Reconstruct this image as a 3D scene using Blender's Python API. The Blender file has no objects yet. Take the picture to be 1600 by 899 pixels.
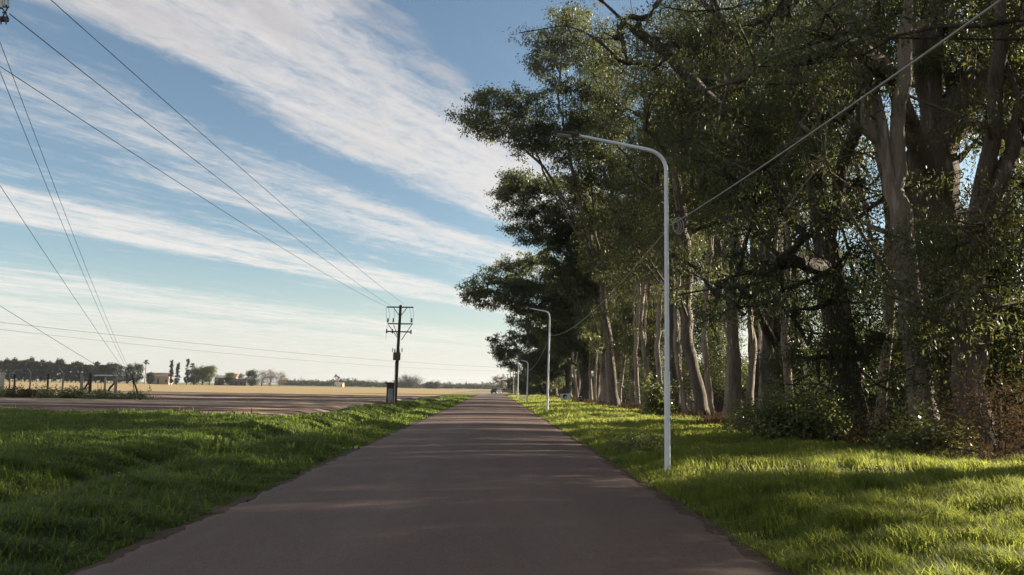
import bpy, bmesh, math, random
import numpy as np
from math import sin, cos, tan, atan, atan2, pi, radians, sqrt, exp
from mathutils import Vector, Matrix

rng = np.random.default_rng(7)
random.seed(7)
SC = bpy.context.scene
COL = SC.collection

# ---------------------------------------------------------------- camera maths
F, CX, CY, ROLL, EYE = 1200.0, 800.0, 449.5, radians(1.0), 1.6
_x, _y = 772 - CX, 606 - CY
_qx, _qy = _x*cos(ROLL) + _y*sin(ROLL), -_x*sin(ROLL) + _y*cos(ROLL)
_p = atan(_qy/F); _w = atan(-_qx/F*cos(_p))
c_f = np.array([sin(_w)*cos(_p), cos(_w)*cos(_p), sin(_p)])
_r = np.array([cos(_w), -sin(_w), 0.0]); _u = np.cross(_r, c_f)
c_r = _r*cos(ROLL) + _u*sin(ROLL); c_u = _u*cos(ROLL) - _r*sin(ROLL)
def ray(px, py): return c_f + c_r*(px-CX)/F - c_u*(py-CY)/F
def at(px, py, Y):
    d = ray(px, py); return np.array([0, 0, EYE]) + d*(Y/d[1])
def ground_at(px, py, z=0.0):
    d = ray(px, py); return np.array([0, 0, EYE]) + d*((z-EYE)/d[2])
def col_at(px, x0, py=650):
    d = ray(px, py); return x0*d[1]/d[0]

cam = bpy.data.cameras.new("camera"); cam_o = bpy.data.objects.new("camera", cam); COL.objects.link(cam_o)
cam.sensor_width = 36.0; cam.lens = 36.0*F/1600.0; cam.clip_start = 0.05; cam.clip_end = 20000
M = Matrix.Identity(4)
for i in range(3):
    M[i][0], M[i][1], M[i][2] = c_r[i], c_u[i], -c_f[i]
M[2][3] = EYE
cam_o.matrix_world = M
SC.camera = cam_o

# ---------------------------------------------------------------- light
SUN_AZ, SUN_EL = radians(70), radians(20)
sv = Vector((sin(SUN_AZ)*cos(SUN_EL), cos(SUN_AZ)*cos(SUN_EL), sin(SUN_EL)))
sl = bpy.data.lights.new("sun", 'SUN'); so = bpy.data.objects.new("sun", sl); COL.objects.link(so)
sl.energy = 5.0; sl.angle = radians(0.55); sl.color = (1.0, 0.88, 0.69)
so.rotation_euler = sv.to_track_quat('Z', 'Y').to_euler(); so.location = (40, 20, 40)

# ---------------------------------------------------------------- node helpers
class NT:
    def __init__(s, tree): s.t = tree; s.n = tree.nodes; s.l = tree.links
    def new(s, t, **k):
        n = s.n.new(t)
        for a, b in k.items(): setattr(n, a, b)
        return n
    def put(s, sock, v):
        if isinstance(v, bpy.types.NodeSocket): s.l.new(v, sock)
        elif v is not None:
            try: sock.default_value = v
            except Exception: sock.default_value = (*v, 1.0)
    def math(s, op, a, b=None, c=None, clamp=False):
        n = s.new('ShaderNodeMath', operation=op, use_clamp=clamp)
        s.put(n.inputs[0], a)
        if b is not None: s.put(n.inputs[1], b)
        if c is not None: s.put(n.inputs[2], c)
        return n.outputs[0]
    def mix(s, f, a, b, blend='MIX'):
        n = s.new('ShaderNodeMix', data_type='RGBA', blend_type=blend)
        s.put(n.inputs[0], f); s.put(n.inputs[6], a); s.put(n.inputs[7], b)
        return n.outputs[2]
    def noise(s, vec, scale, detail=4, rough=0.55, dist=0.0):
        n = s.new('ShaderNodeTexNoise'); s.put(n.inputs['Vector'], vec)
        n.inputs['Scale'].default_value = scale; n.inputs['Detail'].default_value = detail
        n.inputs['Roughness'].default_value = rough; n.inputs['Distortion'].default_value = dist
        return n.outputs[0]
    def ramp(s, f, stops, interp='LINEAR'):
        n = s.new('ShaderNodeValToRGB'); cr = n.color_ramp; cr.interpolation = interp
        while len(cr.elements) < len(stops): cr.elements.new(0.5)
        for e, (p, c) in zip(cr.elements, stops):
            e.position = p
            e.color = (c, c, c, 1) if isinstance(c, (int, float)) else (*c, 1)
        s.put(n.inputs[0], f); return n.outputs[0]
    def smooth(s, v, a, b, lo=0.0, hi=1.0):
        n = s.new('ShaderNodeMapRange', interpolation_type='SMOOTHSTEP')
        s.put(n.inputs[0], v)
        for i, q in enumerate((a, b, lo, hi)): n.inputs[i+1].default_value = q
        return n.outputs[0]
    def scale(s, vec, k):
        n = s.new('ShaderNodeMapping'); s.put(n.inputs[0], vec); n.inputs['Scale'].default_value = k
        return n.outputs[0]

# ---------------------------------------------------------------- world
W = bpy.data.worlds.new("World"); SC.world = W; W.use_nodes = True
W.node_tree.nodes.clear(); T = NT(W.node_tree)
sky = T.new('ShaderNodeTexSky'); sky.sky_type = 'NISHITA'; sky.sun_disc = False
sky.sun_elevation = SUN_EL; sky.sun_rotation = SUN_AZ
sky.air_density = 1.0; sky.dust_density = 0.6; sky.ozone_density = 1.6; sky.altitude = 30
tc = T.new('ShaderNodeTexCoord'); sep = T.new('ShaderNodeSeparateXYZ'); T.put(sep.inputs[0], tc.outputs['Generated'])
zz = T.math('MAXIMUM', sep.outputs[2], 0.012)
cu = T.math('DIVIDE', sep.outputs[0], zz); cv = T.math('DIVIDE', sep.outputs[1], zz)
s_ = T.math('SUBTRACT', T.math('MULTIPLY', cu, 0.866), T.math('MULTIPLY', cv, 0.5))
t_ = T.math('ADD', T.math('MULTIPLY', cu, 0.5), T.math('MULTIPLY', cv, 0.866))
st = T.new('ShaderNodeCombineXYZ'); T.put(st.inputs[0], s_); T.put(st.inputs[1], t_)
warp = T.noise(T.scale(st.outputs[0], (0.9, 0.45, 1)), 1.0, 4, 0.55)
s_w = T.math('ADD', s_, T.smooth(t_, 2.4, 1.1, 0.0, -0.24))
s2 = T.math('ADD', s_w, T.math('MULTIPLY', T.math('SUBTRACT', warp, 0.5), 0.7))
cov = T.ramp(T.math('DIVIDE', T.math('ADD', s2, 12), 12), [((a+12)/12, b) for a, b in [
    (-12, .62), (-10.4, .72), (-9.6, .42), (-8.6, .74), (-7.4, .55), (-6.7, .14), (-5.3, .12), (-4.95, .8), (-4.35, .76), (-4.05, .22), (-3.4, .3),
    (-3.1, .70), (-2.65, .68), (-2.45, .15), (-2.3, .12), (-2.15, .72), (-1.9, .88), (-1.6, .86), (-1.42, .45), (-1.25, .12), (-0.6, .02)]])
n1 = T.noise(T.scale(st.outputs[0], (3.2, 1.25, 1)), 1.0, 9, 0.66, 0.6)
n2 = T.noise(T.scale(st.outputs[0], (15, 8, 1)), 1.0, 6, 0.68, 0.8)
n3 = T.noise(T.scale(st.outputs[0], (7.5, .8, 1)), 1.0, 5, 0.6, 0.4)
fib = T.math('ADD', T.math('ADD', T.math('MULTIPLY', n1, 0.50), T.math('MULTIPLY', n3, 0.26)), T.math('MULTIPLY', n2, 0.24))
cov = T.math('ADD', cov, T.smooth(t_, 0.9, 0.1, 0.0, 0.55))  # added cloud overhead, out of view, makes the ambient light less blue
cov = T.math('SUBTRACT', cov, T.math('MULTIPLY', T.math('MULTIPLY', T.smooth(T.math('ABSOLUTE', T.math('ADD', s2, 2.85)), .55, .2), T.smooth(t_, 3.5, 2.2)), 0.20))
den = T.math('ADD', cov, T.math('MULTIPLY', T.math('SUBTRACT', fib, 0.51), 3.0))
den = T.smooth(den, 0.12, 1.05)
den = T.math('MULTIPLY', den, 0.92)
hz = T.smooth(sep.outputs[2], 0.0, 0.16, 1.0, 0.0)              # pale air close to the horizon
shade = T.mix(T.smooth(n1, 0.35, 0.7), (5.5, 5.25, 5.15), (3.7, 3.55, 3.6))
shade = T.mix(T.smooth(sep.outputs[2], 0.08, 0.5), (6.3, 6.05, 5.7), shade)
skyc = T.mix(1.0, sky.outputs[0], (1.02, 1.02, 0.95), 'MULTIPLY')
skyc = T.mix(T.math('MULTIPLY', hz, 0.55), skyc, (5.2, 5.4, 5.4))
skyf = T.mix(den, skyc, shade)
bg = T.new('ShaderNodeBackground'); T.put(bg.inputs[0], skyf); bg.inputs[1].default_value = 0.05
out = T.new('ShaderNodeOutputWorld'); T.l.new(bg.outputs[0], out.inputs[0])
SC.view_settings.view_transform = 'Standard'; SC.view_settings.look = 'None'
SC.view_settings.gamma = 1.0; SC.view_settings.exposure = 1.585
SC.render.engine = 'CYCLES'
SC.cycles.use_denoising = True
SC.cycles.max_bounces = 7; SC.cycles.diffuse_bounces = 3; SC.cycles.transmission_bounces = 4; SC.cycles.glossy_bounces = 2
SC.cycles.sample_clamp_indirect = 6.0

# ---------------------------------------------------------------- materials
def mat(name):
    m = bpy.data.materials.new(name); m.use_nodes = True
    m.node_tree.nodes.clear(); t = NT(m.node_tree)
    o = t.new('ShaderNodeOutputMaterial')
    return m, t, o
def pos(t):
    return t.new('ShaderNodeNewGeometry').outputs['Position']
def objc(t):
    return t.new('ShaderNodeTexCoord').outputs['Object']
def princ(t, o, color, rough=0.8, spec=0.3, metal=0.0, bump=None, bstr=0.3, bdist=0.02):
    b = t.new('ShaderNodeBsdfPrincipled'); t.put(b.inputs['Base Color'], color)
    t.put(b.inputs['Roughness'], rough); b.inputs['Specular IOR Level'].default_value = spec
    b.inputs['Metallic'].default_value = metal
    if bump is not None:
        bn = t.new('ShaderNodeBump'); bn.inputs['Strength'].default_value = bstr; bn.inputs['Distance'].default_value = bdist
        t.put(bn.inputs['Height'], bump); t.l.new(bn.outputs[0], b.inputs['Normal'])
    t.l.new(b.outputs[0], o.inputs[0]); return b
def plain(name, c1, c2=None, rough=0.7, spec=0.3, metal=0.0, scale=6.0, stretch=(1, 1, 1), bstr=0.15):
    m, t, o = mat(name)
    c2 = c2 or tuple(v*0.75 for v in c1)
    n = t.noise(t.scale(objc(t), stretch), scale, 6, 0.6)
    princ(t, o, t.mix(t.smooth(n, 0.35, 0.65), c1, c2), rough, spec, metal, n, bstr, 0.01)
    return m
def leafy(name, ca, cb, cc, trans, tfac=0.4, rough=0.45, spec=0.35):
    m, t, o = mat(name)
    a = t.new('ShaderNodeAttribute', attribute_name='rnd').outputs['Fac']
    col = t.ramp(a, [(0.0, ca), (0.62, cb), (1.0, cc)])
    b = t.new('ShaderNodeBsdfPrincipled'); t.put(b.inputs['Base Color'], col)
    b.inputs['Roughness'].default_value = rough; b.inputs['Specular IOR Level'].default_value = spec
    tr = t.new('ShaderNodeBsdfTranslucent'); t.put(tr.inputs[0], t.mix(a, trans, tuple(v*0.7 for v in trans)))
    mx = t.new('ShaderNodeMixShader'); mx.inputs[0].default_value = tfac
    t.l.new(b.outputs[0], mx.inputs[1]); t.l.new(tr.outputs[0], mx.inputs[2]); t.l.new(mx.outputs[0], o.inputs[0])
    return m

MT = {}
MT['leaf'] = leafy('eucalyptus_leaf', (.021, .037, .019), (.031, .051, .024), (.064, .084, .040), (.25, .265, .07), 0.36)
MT['leaf_dark'] = leafy('dark_leaf', (.015, .030, .017), (.024, .042, .022), (.050, .070, .038), (.19, .22, .055), 0.32)
MT['bush'] = leafy('bush_leaf', (.045, .068, .026), (.075, .10, .036), (.17, .18, .085), (.36, .38, .10), 0.38, 0.3, 0.6)
MT['grass_left'] = leafy('grass_blade_shade', (.007, .022, .008), (.014, .038, .011), (.070, .085, .030), (.42, .54, .085), 0.40, 0.5, 0.25)  # darker copy of the grass blade, shade of the left side in its colour
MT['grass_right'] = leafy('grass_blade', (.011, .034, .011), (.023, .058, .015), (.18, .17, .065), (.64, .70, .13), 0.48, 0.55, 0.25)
MT['dry'] = leafy('dry_weed', (.055, .036, .024), (.085, .055, .034), (.15, .105, .06), (.14, .09, .04), 0.3, 0.8, 0.1)
MT['far_dark'] = leafy('far_foliage', (.022, .034, .020), (.036, .050, .028), (.06, .075, .040), (.10, .12, .04), 0.25, 0.7, 0.1)
MT['far_green'] = leafy('far_green_foliage', (.05, .075, .022), (.08, .11, .03), (.13, .15, .04), (.22, .25, .05), 0.3, 0.7, 0.1)
MT['far_bare'] = leafy('bare_twigs', (.13, .095, .075), (.20, .15, .12), (.28, .21, .165), (.2, .15, .1), 0.2, 0.9, 0.1)
MT['far_grey'] = leafy('hazed_grey_foliage', (.10, .095, .09), (.15, .14, .13), (.20, .185, .17), (.15, .14, .12), 0.2, 0.9, 0.1)  # haze of distance is mixed into this grey
MT['petal'] = plain('white_petal', (.75, .75, .70))

def bark(name, pale, mid, dark, k=1.0):
    m, t, o = mat(name); oc = objc(t)
    n1 = t.noise(t.scale(oc, (1.6, 1.6, 0.28)), 1.6*k, 5, 0.6, 0.8)
    n2 = t.noise(t.scale(oc, (9, 9, 0.8)), 2.0*k, 6, 0.65, 0.3)
    f = t.math('ADD', t.math('MULTIPLY', n1, 0.65), t.math('MULTIPLY', n2, 0.35))
    c = t.ramp(f, [(0.36, dark), (0.48, mid), (0.56, mid), (0.63, pale)])
    princ(t, o, c, 0.85, 0.2, 0, t.math('ADD', n2, n1), 1.0, 0.12); return m
MT['bark'] = bark('eucalyptus_bark', (.42, .35, .29), (.155, .125, .100), (.062, .049, .040))
MT['bark_pale'] = bark('pale_bark', (.52, .44, .365), (.31, .255, .205), (.11, .088, .07), 0.8)
MT['bark_dark'] = bark('dark_bark', (.29, .24, .20), (.078, .064, .053), (.034, .028, .024))

# ---------------------------------------------------------------- object helpers
def tag(o, label=None, cat=None, group=None, kind=None):
    if label: o['label'] = label
    if cat: o['category'] = cat
    if group: o['group'] = group
    if kind: o['kind'] = kind
    return o
def empty(name, loc, label, cat, group=None, rz=0.0):
    o = bpy.data.objects.new(name, None); COL.objects.link(o)
    o.empty_display_size = 0.3; o.location = loc; o.rotation_euler = (0, 0, rz)
    return tag(o, label, cat, group)
def link(name, me, material, parent=None):
    o = bpy.data.objects.new(name, me); COL.objects.link(o)
    if material is not None and not me.materials: me.materials.append(material)
    if parent is not None: o.parent = parent
    return o
def children(o): return [c for c in bpy.data.objects if c.parent == o]
def copy_thing(root, kids, loc, rz=0.0, sc=1.0, label=None, group=None):
    r = root.copy(); COL.objects.link(r); r.location = loc; r.rotation_euler = (0, 0, rz)
    r.scale = sc if isinstance(sc, tuple) else (sc, sc, sc)
    if label: r['label'] = label
    if group: r['group'] = group
    for k, sub in kids:
        c = k.copy(); COL.objects.link(c); c.parent = r
        for g in sub:
            d = g.copy(); COL.objects.link(d); d.parent = c
    return r
def mesh_np(name, V, faces_sizes, idx, rnd=None, smooth=False):
    me = bpy.data.meshes.new(name)
    V = np.asarray(V, np.float32); idx = np.asarray(idx, np.int32); fs = np.asarray(faces_sizes, np.int32)
    me.vertices.add(len(V)); me.vertices.foreach_set('co', V.ravel())
    me.loops.add(len(idx)); me.loops.foreach_set('vertex_index', idx)
    me.polygons.add(len(fs)); st = np.zeros(len(fs), np.int32); st[1:] = np.cumsum(fs)[:-1]
    me.polygons.foreach_set('loop_start', st)
    me.polygons.foreach_set('use_smooth', np.full(len(fs), smooth, bool))
    if rnd is not None:
        at_ = me.attributes.new('rnd', 'FLOAT', 'POINT'); at_.data.foreach_set('value', np.asarray(rnd, np.float32))
    me.update(calc_edges=True); return me

class MB:
    """collects boxes, tubes and lathes, then links them as one mesh"""
    def __init__(s): s.V = []; s.Fc = []; s.sm = []
    def add(s, vs, fs, smooth=False):
        b = len(s.V); s.V += [tuple(v) for v in vs]
        for f in fs: s.Fc.append(tuple(i+b for i in f)); s.sm.append(smooth)
    def box(s, c, size, rz=0.0, ry=0.0, rx=0.0, bev=0.0):
        R = Matrix.Rotation(rz, 3, 'Z') @ Matrix.Rotation(ry, 3, 'Y') @ Matrix.Rotation(rx, 3, 'X')
        if bev > 0:
            bm = bmesh.new(); bmesh.ops.create_cube(bm, size=1.0)
            bmesh.ops.scale(bm, vec=size, verts=bm.verts)
            bmesh.ops.bevel(bm, geom=bm.edges[:], offset=bev, segments=2, affect='EDGES')
            bm.verts.ensure_lookup_table(); bm.verts.index_update()
            s.add([R @ v.co + Vector(c) for v in bm.verts], [[v.index for v in f.verts] for f in bm.faces]); bm.free(); return
        vs = [R @ Vector((x*size[0]/2, y*size[1]/2, z*size[2]/2)) + Vector(c) for x in (-1, 1) for y in (-1, 1) for z in (-1, 1)]
        s.add(vs, [(0, 1, 3, 2), (4, 6, 7, 5), (0, 4, 5, 1), (2, 3, 7, 6), (0, 2, 6, 4), (1, 5, 7, 3)])
    def tube(s, pts, rad, sides=8, cap=True):
        P = [Vector(p) for p in pts]; n = len(P)
        if not hasattr(rad, '__len__'): rad = [rad]*n
        vs = []; ref = None
        for i, p in enumerate(P):
            d = (P[min(i+1, n-1)] - P[max(i-1, 0)]).normalized()
            if ref is None:
                ref = Vector((1, 0, 0)) if abs(d.x) < 0.8 else Vector((0, 1, 0))
            a = (ref - d*ref.dot(d)).normalized(); ref = a; b = d.cross(a)
            for k in range(sides):
                th = 2*pi*k/sides; vs.append(p + (a*cos(th) + b*sin(th))*rad[i])
        fs = [(i*sides+k, i*sides+(k+1) % sides, (i+1)*sides+(k+1) % sides, (i+1)*sides+k) for i in range(n-1) for k in range(sides)]
        s.add(vs, fs, True)
        if cap: s.add(vs[:sides], [tuple(range(sides))[::-1]]); s.add(vs[-sides:], [tuple(range(sides))])
    def poly(s, pts, depth):
        """outline (closed list of Vectors) extruded along the vector depth"""
        P = [Vector(p) for p in pts]; n = len(P); D = Vector(depth)
        vs = P + [p + D for p in P]
        s.add(vs, [tuple(range(n)), tuple(range(2*n-1, n-1, -1))] + [(i, i+n, (i+1) % n + n, (i+1) % n) for i in range(n)])
    def build(s, name, material, parent=None):
        me = bpy.data.meshes.new(name); me.from_pydata(s.V, [], s.Fc)
        me.polygons.foreach_set('use_smooth', s.sm); me.update()
        bm = bmesh.new(); bm.from_mesh(me); bmesh.ops.recalc_face_normals(bm, faces=bm.faces); bm.to_mesh(me); bm.free()
        return link(name, me, material, parent)

# ---------------------------------------------------------------- terrain
def sstep(v, a, b):
    q = np.clip((v-a)/(b-a), 0, 1); return q*q*(3-2*q)
_wv = [(rng.uniform(0.25, 0.9), rng.uniform(0, 2*pi), rng.uniform(0, 2*pi)) for _ in range(9)]
_wf = [(rng.uniform(1.2, 3.2), rng.uniform(0, 2*pi), rng.uniform(0, 2*pi)) for _ in range(9)]
def bumps(x, y, W=_wv):
    q = 0
    for k, a, ph in W: q = q + np.sin(k*(x*cos(a) + y*sin(a)) + ph)
    return q/len(W)
def height(x, y):
    x = np.asarray(x, float); y = np.asarray(y, float)
    near = 1 - sstep(y, 90, 120)
    L = sstep(-x, 3.45, 4.6); Rr = sstep(x, 2.65, 4.0)
    h = L*near*(0.03 - 0.62*np.exp(-((x+7.0+0.4*np.sin(y*.11))/1.1)**2) + 0.07*np.exp(-((x+4.9)/1.0)**2) + 0.10*bumps(x, y) + 0.05*bumps(x, y, _wf))
    fr = 1 - sstep(y, 140, 170)
    h = h + Rr*fr*(0.16*sstep(x, 3.0, 8.5) + 0.17*bumps(x, y) + 0.05*bumps(x, y, _wf))
    flat = np.clip((np.abs(x) - 60)/60, 0, 1)
    return h*(1-flat) - 0.03*(1-L)*(1-Rr)

def axis(segs):
    a = []
    for lo, hi, st in segs: a += list(np.arange(lo, hi, st))
    return np.array(a + [segs[-1][1]])
gx = np.concatenate([-np.geomspace(3000, 62, 24), axis([(-60, -26, 1.5), (-26, -3.6, .4), (-3.6, 3.0, .6), (3.0, 16, .35), (16, 60, 2.0)]), np.geomspace(64, 3000, 24)])
gy = np.concatenate([-np.geomspace(300, 10, 10), axis([(-8, 45, .45), (45, 150, 1.5)]), np.geomspace(155, 4000, 40)])
X, Y = np.meshgrid(gx, gy); Z = height(X, Y)
def grid_mesh(name, X, Y, Z, smooth=True):
    r, c = X.shape; V = np.stack([X, Y, Z], -1).reshape(-1, 3)
    i = np.arange(r*c).reshape(r, c)
    q = np.stack([i[:-1, :-1], i[:-1, 1:], i[1:, 1:], i[1:, :-1]], -1).reshape(-1, 4)
    return mesh_np(name, V, np.full(len(q), 4), q.ravel(), None, smooth)
m, t, o = mat('ground_soil'); P_ = pos(t); sp = t.new('ShaderNodeSeparateXYZ'); t.put(sp.inputs[0], P_)
nA = t.noise(P_, 0.35, 6, 0.6); nB = t.noise(P_, 6.0, 6, 0.7)
gcol = t.mix(nB, (.030, .050, .014), (.055, .060, .025))
gcol = t.mix(t.smooth(nA, .55, .7), gcol, (.065, .050, .030))
litter = t.mix(nB, (.10, .068, .042), (.045, .032, .024))
xw = t.math('ADD', sp.outputs[0], t.math('MULTIPLY', t.math('SUBTRACT', nA, .5), 5.0))
gcol = t.mix(t.smooth(xw, 8.8, 10.2), gcol, litter)
far = t.mix(t.noise(t.scale(P_, (.004, .012, 1)), 1.0, 5, .6), (.30, .24, .12), (.13, .14, .06))
gcol = t.mix(t.smooth(sp.outputs[1], 140, 175), gcol, far)
gcol = t.mix(t.smooth(t.math('ABSOLUTE', sp.outputs[0]), 26, 40), gcol, t.mix(nA, (.24, .19, .10), (.12, .12, .05)))
princ(t, o, gcol, 0.95, 0.1, 0, nB, 0.8, 0.05)
tag(link('ground', grid_mesh('ground', X, Y, Z), m), kind='structure')

# road
def edge(y, ph): return 0.025*np.sin(y*.6+ph) + 0.02*np.sin(y*2.3+2*ph) + 0.02*np.sin(y*5.1+ph*3) + 0.02*np.sin(y*11.7+ph) + 0.02*np.sin(y*23+ph*2)
ry = np.concatenate([np.arange(-12, 40, 0.12), np.arange(40, 149, 0.6)])
prof = np.array([0, .012, .04, .12, .25, .4, .5, .6, .75, .88, .96, .988, 1.0])
xl, xr = -3.42 + edge(ry, 1.0), 2.60 + edge(ry, 2.4)
RX = xl[:, None] + (xr-xl)[:, None]*prof[None]; RY = np.repeat(ry[:, None], len(prof), 1)
RZ = 0.02 + 0.05*(1-(2*prof-1)**2)[None] + 0*RX
RZ[:, 0] = -0.05; RZ[:, -1] = -0.05
m, t, o = mat('worn_asphalt'); P_ = pos(t); sp = t.new('ShaderNodeSeparateXYZ'); t.put(sp.inputs[0], P_)
big = t.noise(t.scale(P_, (.5, .13, 1)), 1.0, 5, .6); fine = t.noise(P_, 55, 3, .7); mid = t.noise(t.scale(P_, (3, .8, 1)), 1.2, 6, .65)
vor = t.new('ShaderNodeTexVoronoi'); t.put(vor.inputs['Vector'], P_); vor.inputs['Scale'].default_value = 90
c = t.mix(t.smooth(big, .3, .7), (.112, .068, .050), (.144, .089, .067))
c = t.mix(t.math('MULTIPLY', t.smooth(mid, .45, .75), .45), c, (.168, .110, .086))
trk = t.math('ABSOLUTE', t.math('SUBTRACT', t.math('ABSOLUTE', t.math('ADD', sp.outputs[0], .40)), 1.15))
c = t.mix(t.math('MULTIPLY', t.smooth(trk, .1, .6, 1, 0), .42), c, (.165, .110, .088))
c = t.mix(t.smooth(vor.outputs['Color'], .1, .95), t.mix(.38, c, (.04, .032, .03)), t.mix(.14, c, (.30, .26, .23)))
dust = t.smooth(t.math('ADD', t.math('ABSOLUTE', t.math('ADD', sp.outputs[0], .41)), t.math('MULTIPLY', mid, .5)), 2.95, 3.35)
c = t.mix(t.math('MULTIPLY', dust, .55), c, (.17, .12, .095))
hgt = t.math('ADD', t.math('MULTIPLY', fine, .6), vor.outputs['Distance'])
princ(t, o, c, t.smooth(mid, .3, .8, .72, .9), 0.3, 0, hgt, 0.45, 0.008)
tag(link('road', grid_mesh('road', RX, RY, RZ), m), kind='structure')

# dirt fringe on both sides of the asphalt
m, t, o = mat('reddish_dirt'); P_ = pos(t); n = t.noise(P_, 9, 6, .7); n2 = t.noise(P_, 1.1, 4, .6)
c = t.mix(n, (.13, .085, .062), (.06, .044, .034)); c = t.mix(t.smooth(n2, .5, .7), c, (.05, .055, .02))
princ(t, o, c, .95, .1, 0, n, .8, .03)
for sx, x0, x1 in ((-1, -3.47, -3.3), (1, 2.45, 2.69)):
    wid = 0.03*np.sin(ry*.7+sx) + .03*np.sin(ry*2.9) + .03*np.sin(ry*7.3)
    q = np.array([0, .5, 1.0])
    rag = .02*np.sin(ry*4.1) + .02*np.sin(ry*9.7+1) + .02*np.sin(ry*19) + rng.normal(0, .012, len(ry))
    a = np.full(len(ry), x0) + (wid if sx < 0 else rag); b = np.full(len(ry), x1) + (wid if sx > 0 else rag)
    SX = a[:, None] + (b-a)[:, None]*q[None]; SY = np.repeat(ry[:, None], 3, 1)
    SZ = np.maximum(height(SX, SY) + 0.012, .022) + 0.012*bumps(SX*3, SY*3, _wf)
    tag(link('dirt_shoulder', grid_mesh('dirt_shoulder', SX, SY, SZ), m), kind='structure')

# pale gravel where the asphalt ends
m2, t, o = mat('pale_gravel'); P_ = pos(t); n = t.noise(P_, 1.3, 6, .7)
princ(t, o, t.mix(n, (.34, .28, .23), (.22, .18, .15)), .95, .1, 0, n, .5, .03)
gy_ = np.linspace(149, 262, 60); e = np.sin(gy_*.3)*.3
GX = np.stack([np.where(gy_ > 205, -9, -3.5) + e, np.where(gy_ > 212, 3.4, 2.4) - e], 1); GY = np.stack([gy_, gy_], 1)
tag(link('gravel_road', grid_mesh('gravel_road', GX, GY, np.full_like(GX, .015)), m2), kind='structure')

# stubble field (tan) beyond, ploughed strips in front of it
m3, t, o = mat('stubble'); P_ = pos(t)
n = t.noise(t.scale(P_, (.03, .35, 1)), 1.0, 6, .65); nf = t.noise(t.scale(P_, (1.0, 3.0, 1)), 1.0, 5, .7)
c = t.mix(t.smooth(n, .3, .7), (.35, .265, .150), (.27, .205, .115)); c = t.mix(t.math('MULTIPLY', nf, .4), c, (.27, .20, .09))
princ(t, o, c, .95, .1, 0, nf, .5, .1)
fx = np.concatenate([-np.geomspace(900, 60, 14), np.arange(-55, -9.9, 5)]); fy = np.geomspace(117, 505, 40)
FX, FY = np.meshgrid(fx, fy); tag(link('stubble_field', grid_mesh('stubble_field', FX, FY, np.full_like(FX, .02)), m3), kind='structure')
m4, t, o = mat('ploughed_soil'); P_ = pos(t)
wp = t.noise(t.scale(P_, (.05, .4, 1)), 1.0, 4, .6); nb = t.noise(t.scale(P_, (.5, 2.5, 1)), 1.0, 6, .7)
sp = t.new('ShaderNodeSeparateXYZ'); t.put(sp.inputs[0], P_)
band = t.noise(t.scale(P_, (.012, .20, 1)), 1.0, 3, .6)
c = t.mix(t.smooth(band, .44, .56), (.135, .095, .075), (.42, .31, .225)); c = t.mix(t.math('MULTIPLY', t.smooth(nb, .4, .7), .6), c, (.09, .068, .056))
c = t.mix(t.smooth(sp.outputs[1], 100, 106), c, t.mix(nb, (.125, .105, .09), (.085, .073, .066)))
princ(t, o, c, .95, .1, 0, nb, .7, .1)
px_ = np.concatenate([-np.geomspace(300, 62, 12), np.arange(-60, -9.4, 1.2)]); py_ = np.arange(38.5, 118.4, .25)
PX, PY = np.meshgrid(px_, py_)
PZ = 0.10 + 0.06*np.sin(PY*2*pi/1.15 + .3*np.sin(PX*.2)) + 0.05*bumps(PX*2, PY*2, _wf) + .04*bumps(PX, PY)
PZ[0] = -.1; PZ[:, -1] = -.15; PZ[-1] = .0
tag(link('ploughed_field', grid_mesh('ploughed_field', PX, PY + .8*np.sin(PX*.09), PZ), m4), kind='structure')

# ---------------------------------------------------------------- grass
_wc = [(rng.uniform(4.0, 9.0), rng.uniform(0, 2*pi), rng.uniform(0, 2*pi)) for _ in range(11)]
def tuft(x, y): return np.clip(.5 + 1.5*bumps(x, y, _wc), 0, 1)
def clump(x, y): return 0.5 + 0.5*np.clip(bumps(x, y, _wf)*1.6 + bumps(x, y)*1.2, -1, 1)
def blades(name, x, y, L, wd, az, bend, label, material, cat=None):
    n = len(x); z = height(x, y) - .01
    ca, sa = np.cos(az), np.sin(az); wx, wy = -sa*wd/2, ca*wd/2
    tw = rng.uniform(-.9, .9, n); wx, wy = wx*np.cos(tw)-wy*np.sin(tw), wx*np.sin(tw)+wy*np.cos(tw)
    B = np.stack([x, y, z], 1); Wv = np.stack([wx, wy, 0*wx], 1); D = np.stack([ca, sa, 0*ca], 1)
    mid = B + D*(L*bend*.28)[:, None] + np.array([0, 0, 1.])*(L*.58)[:, None]
    tip = B + D*(L*bend*.95)[:, None] + np.array([0, 0, 1.])*(L*(1-.40*bend))[:, None]
    V = np.stack([B-Wv, B+Wv, mid+Wv*.8, mid-Wv*.8, tip], 1).reshape(-1, 3)
    b = np.arange(n)[:, None]*5
    idx = (b + np.array([0, 1, 2, 3, 3, 2, 4])[None]).ravel()
    fs = np.tile([4, 3], n)
    az = az + 1.6*bumps(x*1.3, y*1.3)*pi + 1.2*bumps(x, y, _wc)*pi
    r = np.clip(rng.normal(.38, .20, n) + .25*(clump(x*1.7, y*1.7)-.5) + .28*bumps(x*.8+9, y*.8), 0, 1)
    return tag(link(name, mesh_np(name, V, fs, idx, np.repeat(r, 5)), material), label, cat, None, 'stuff')
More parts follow.
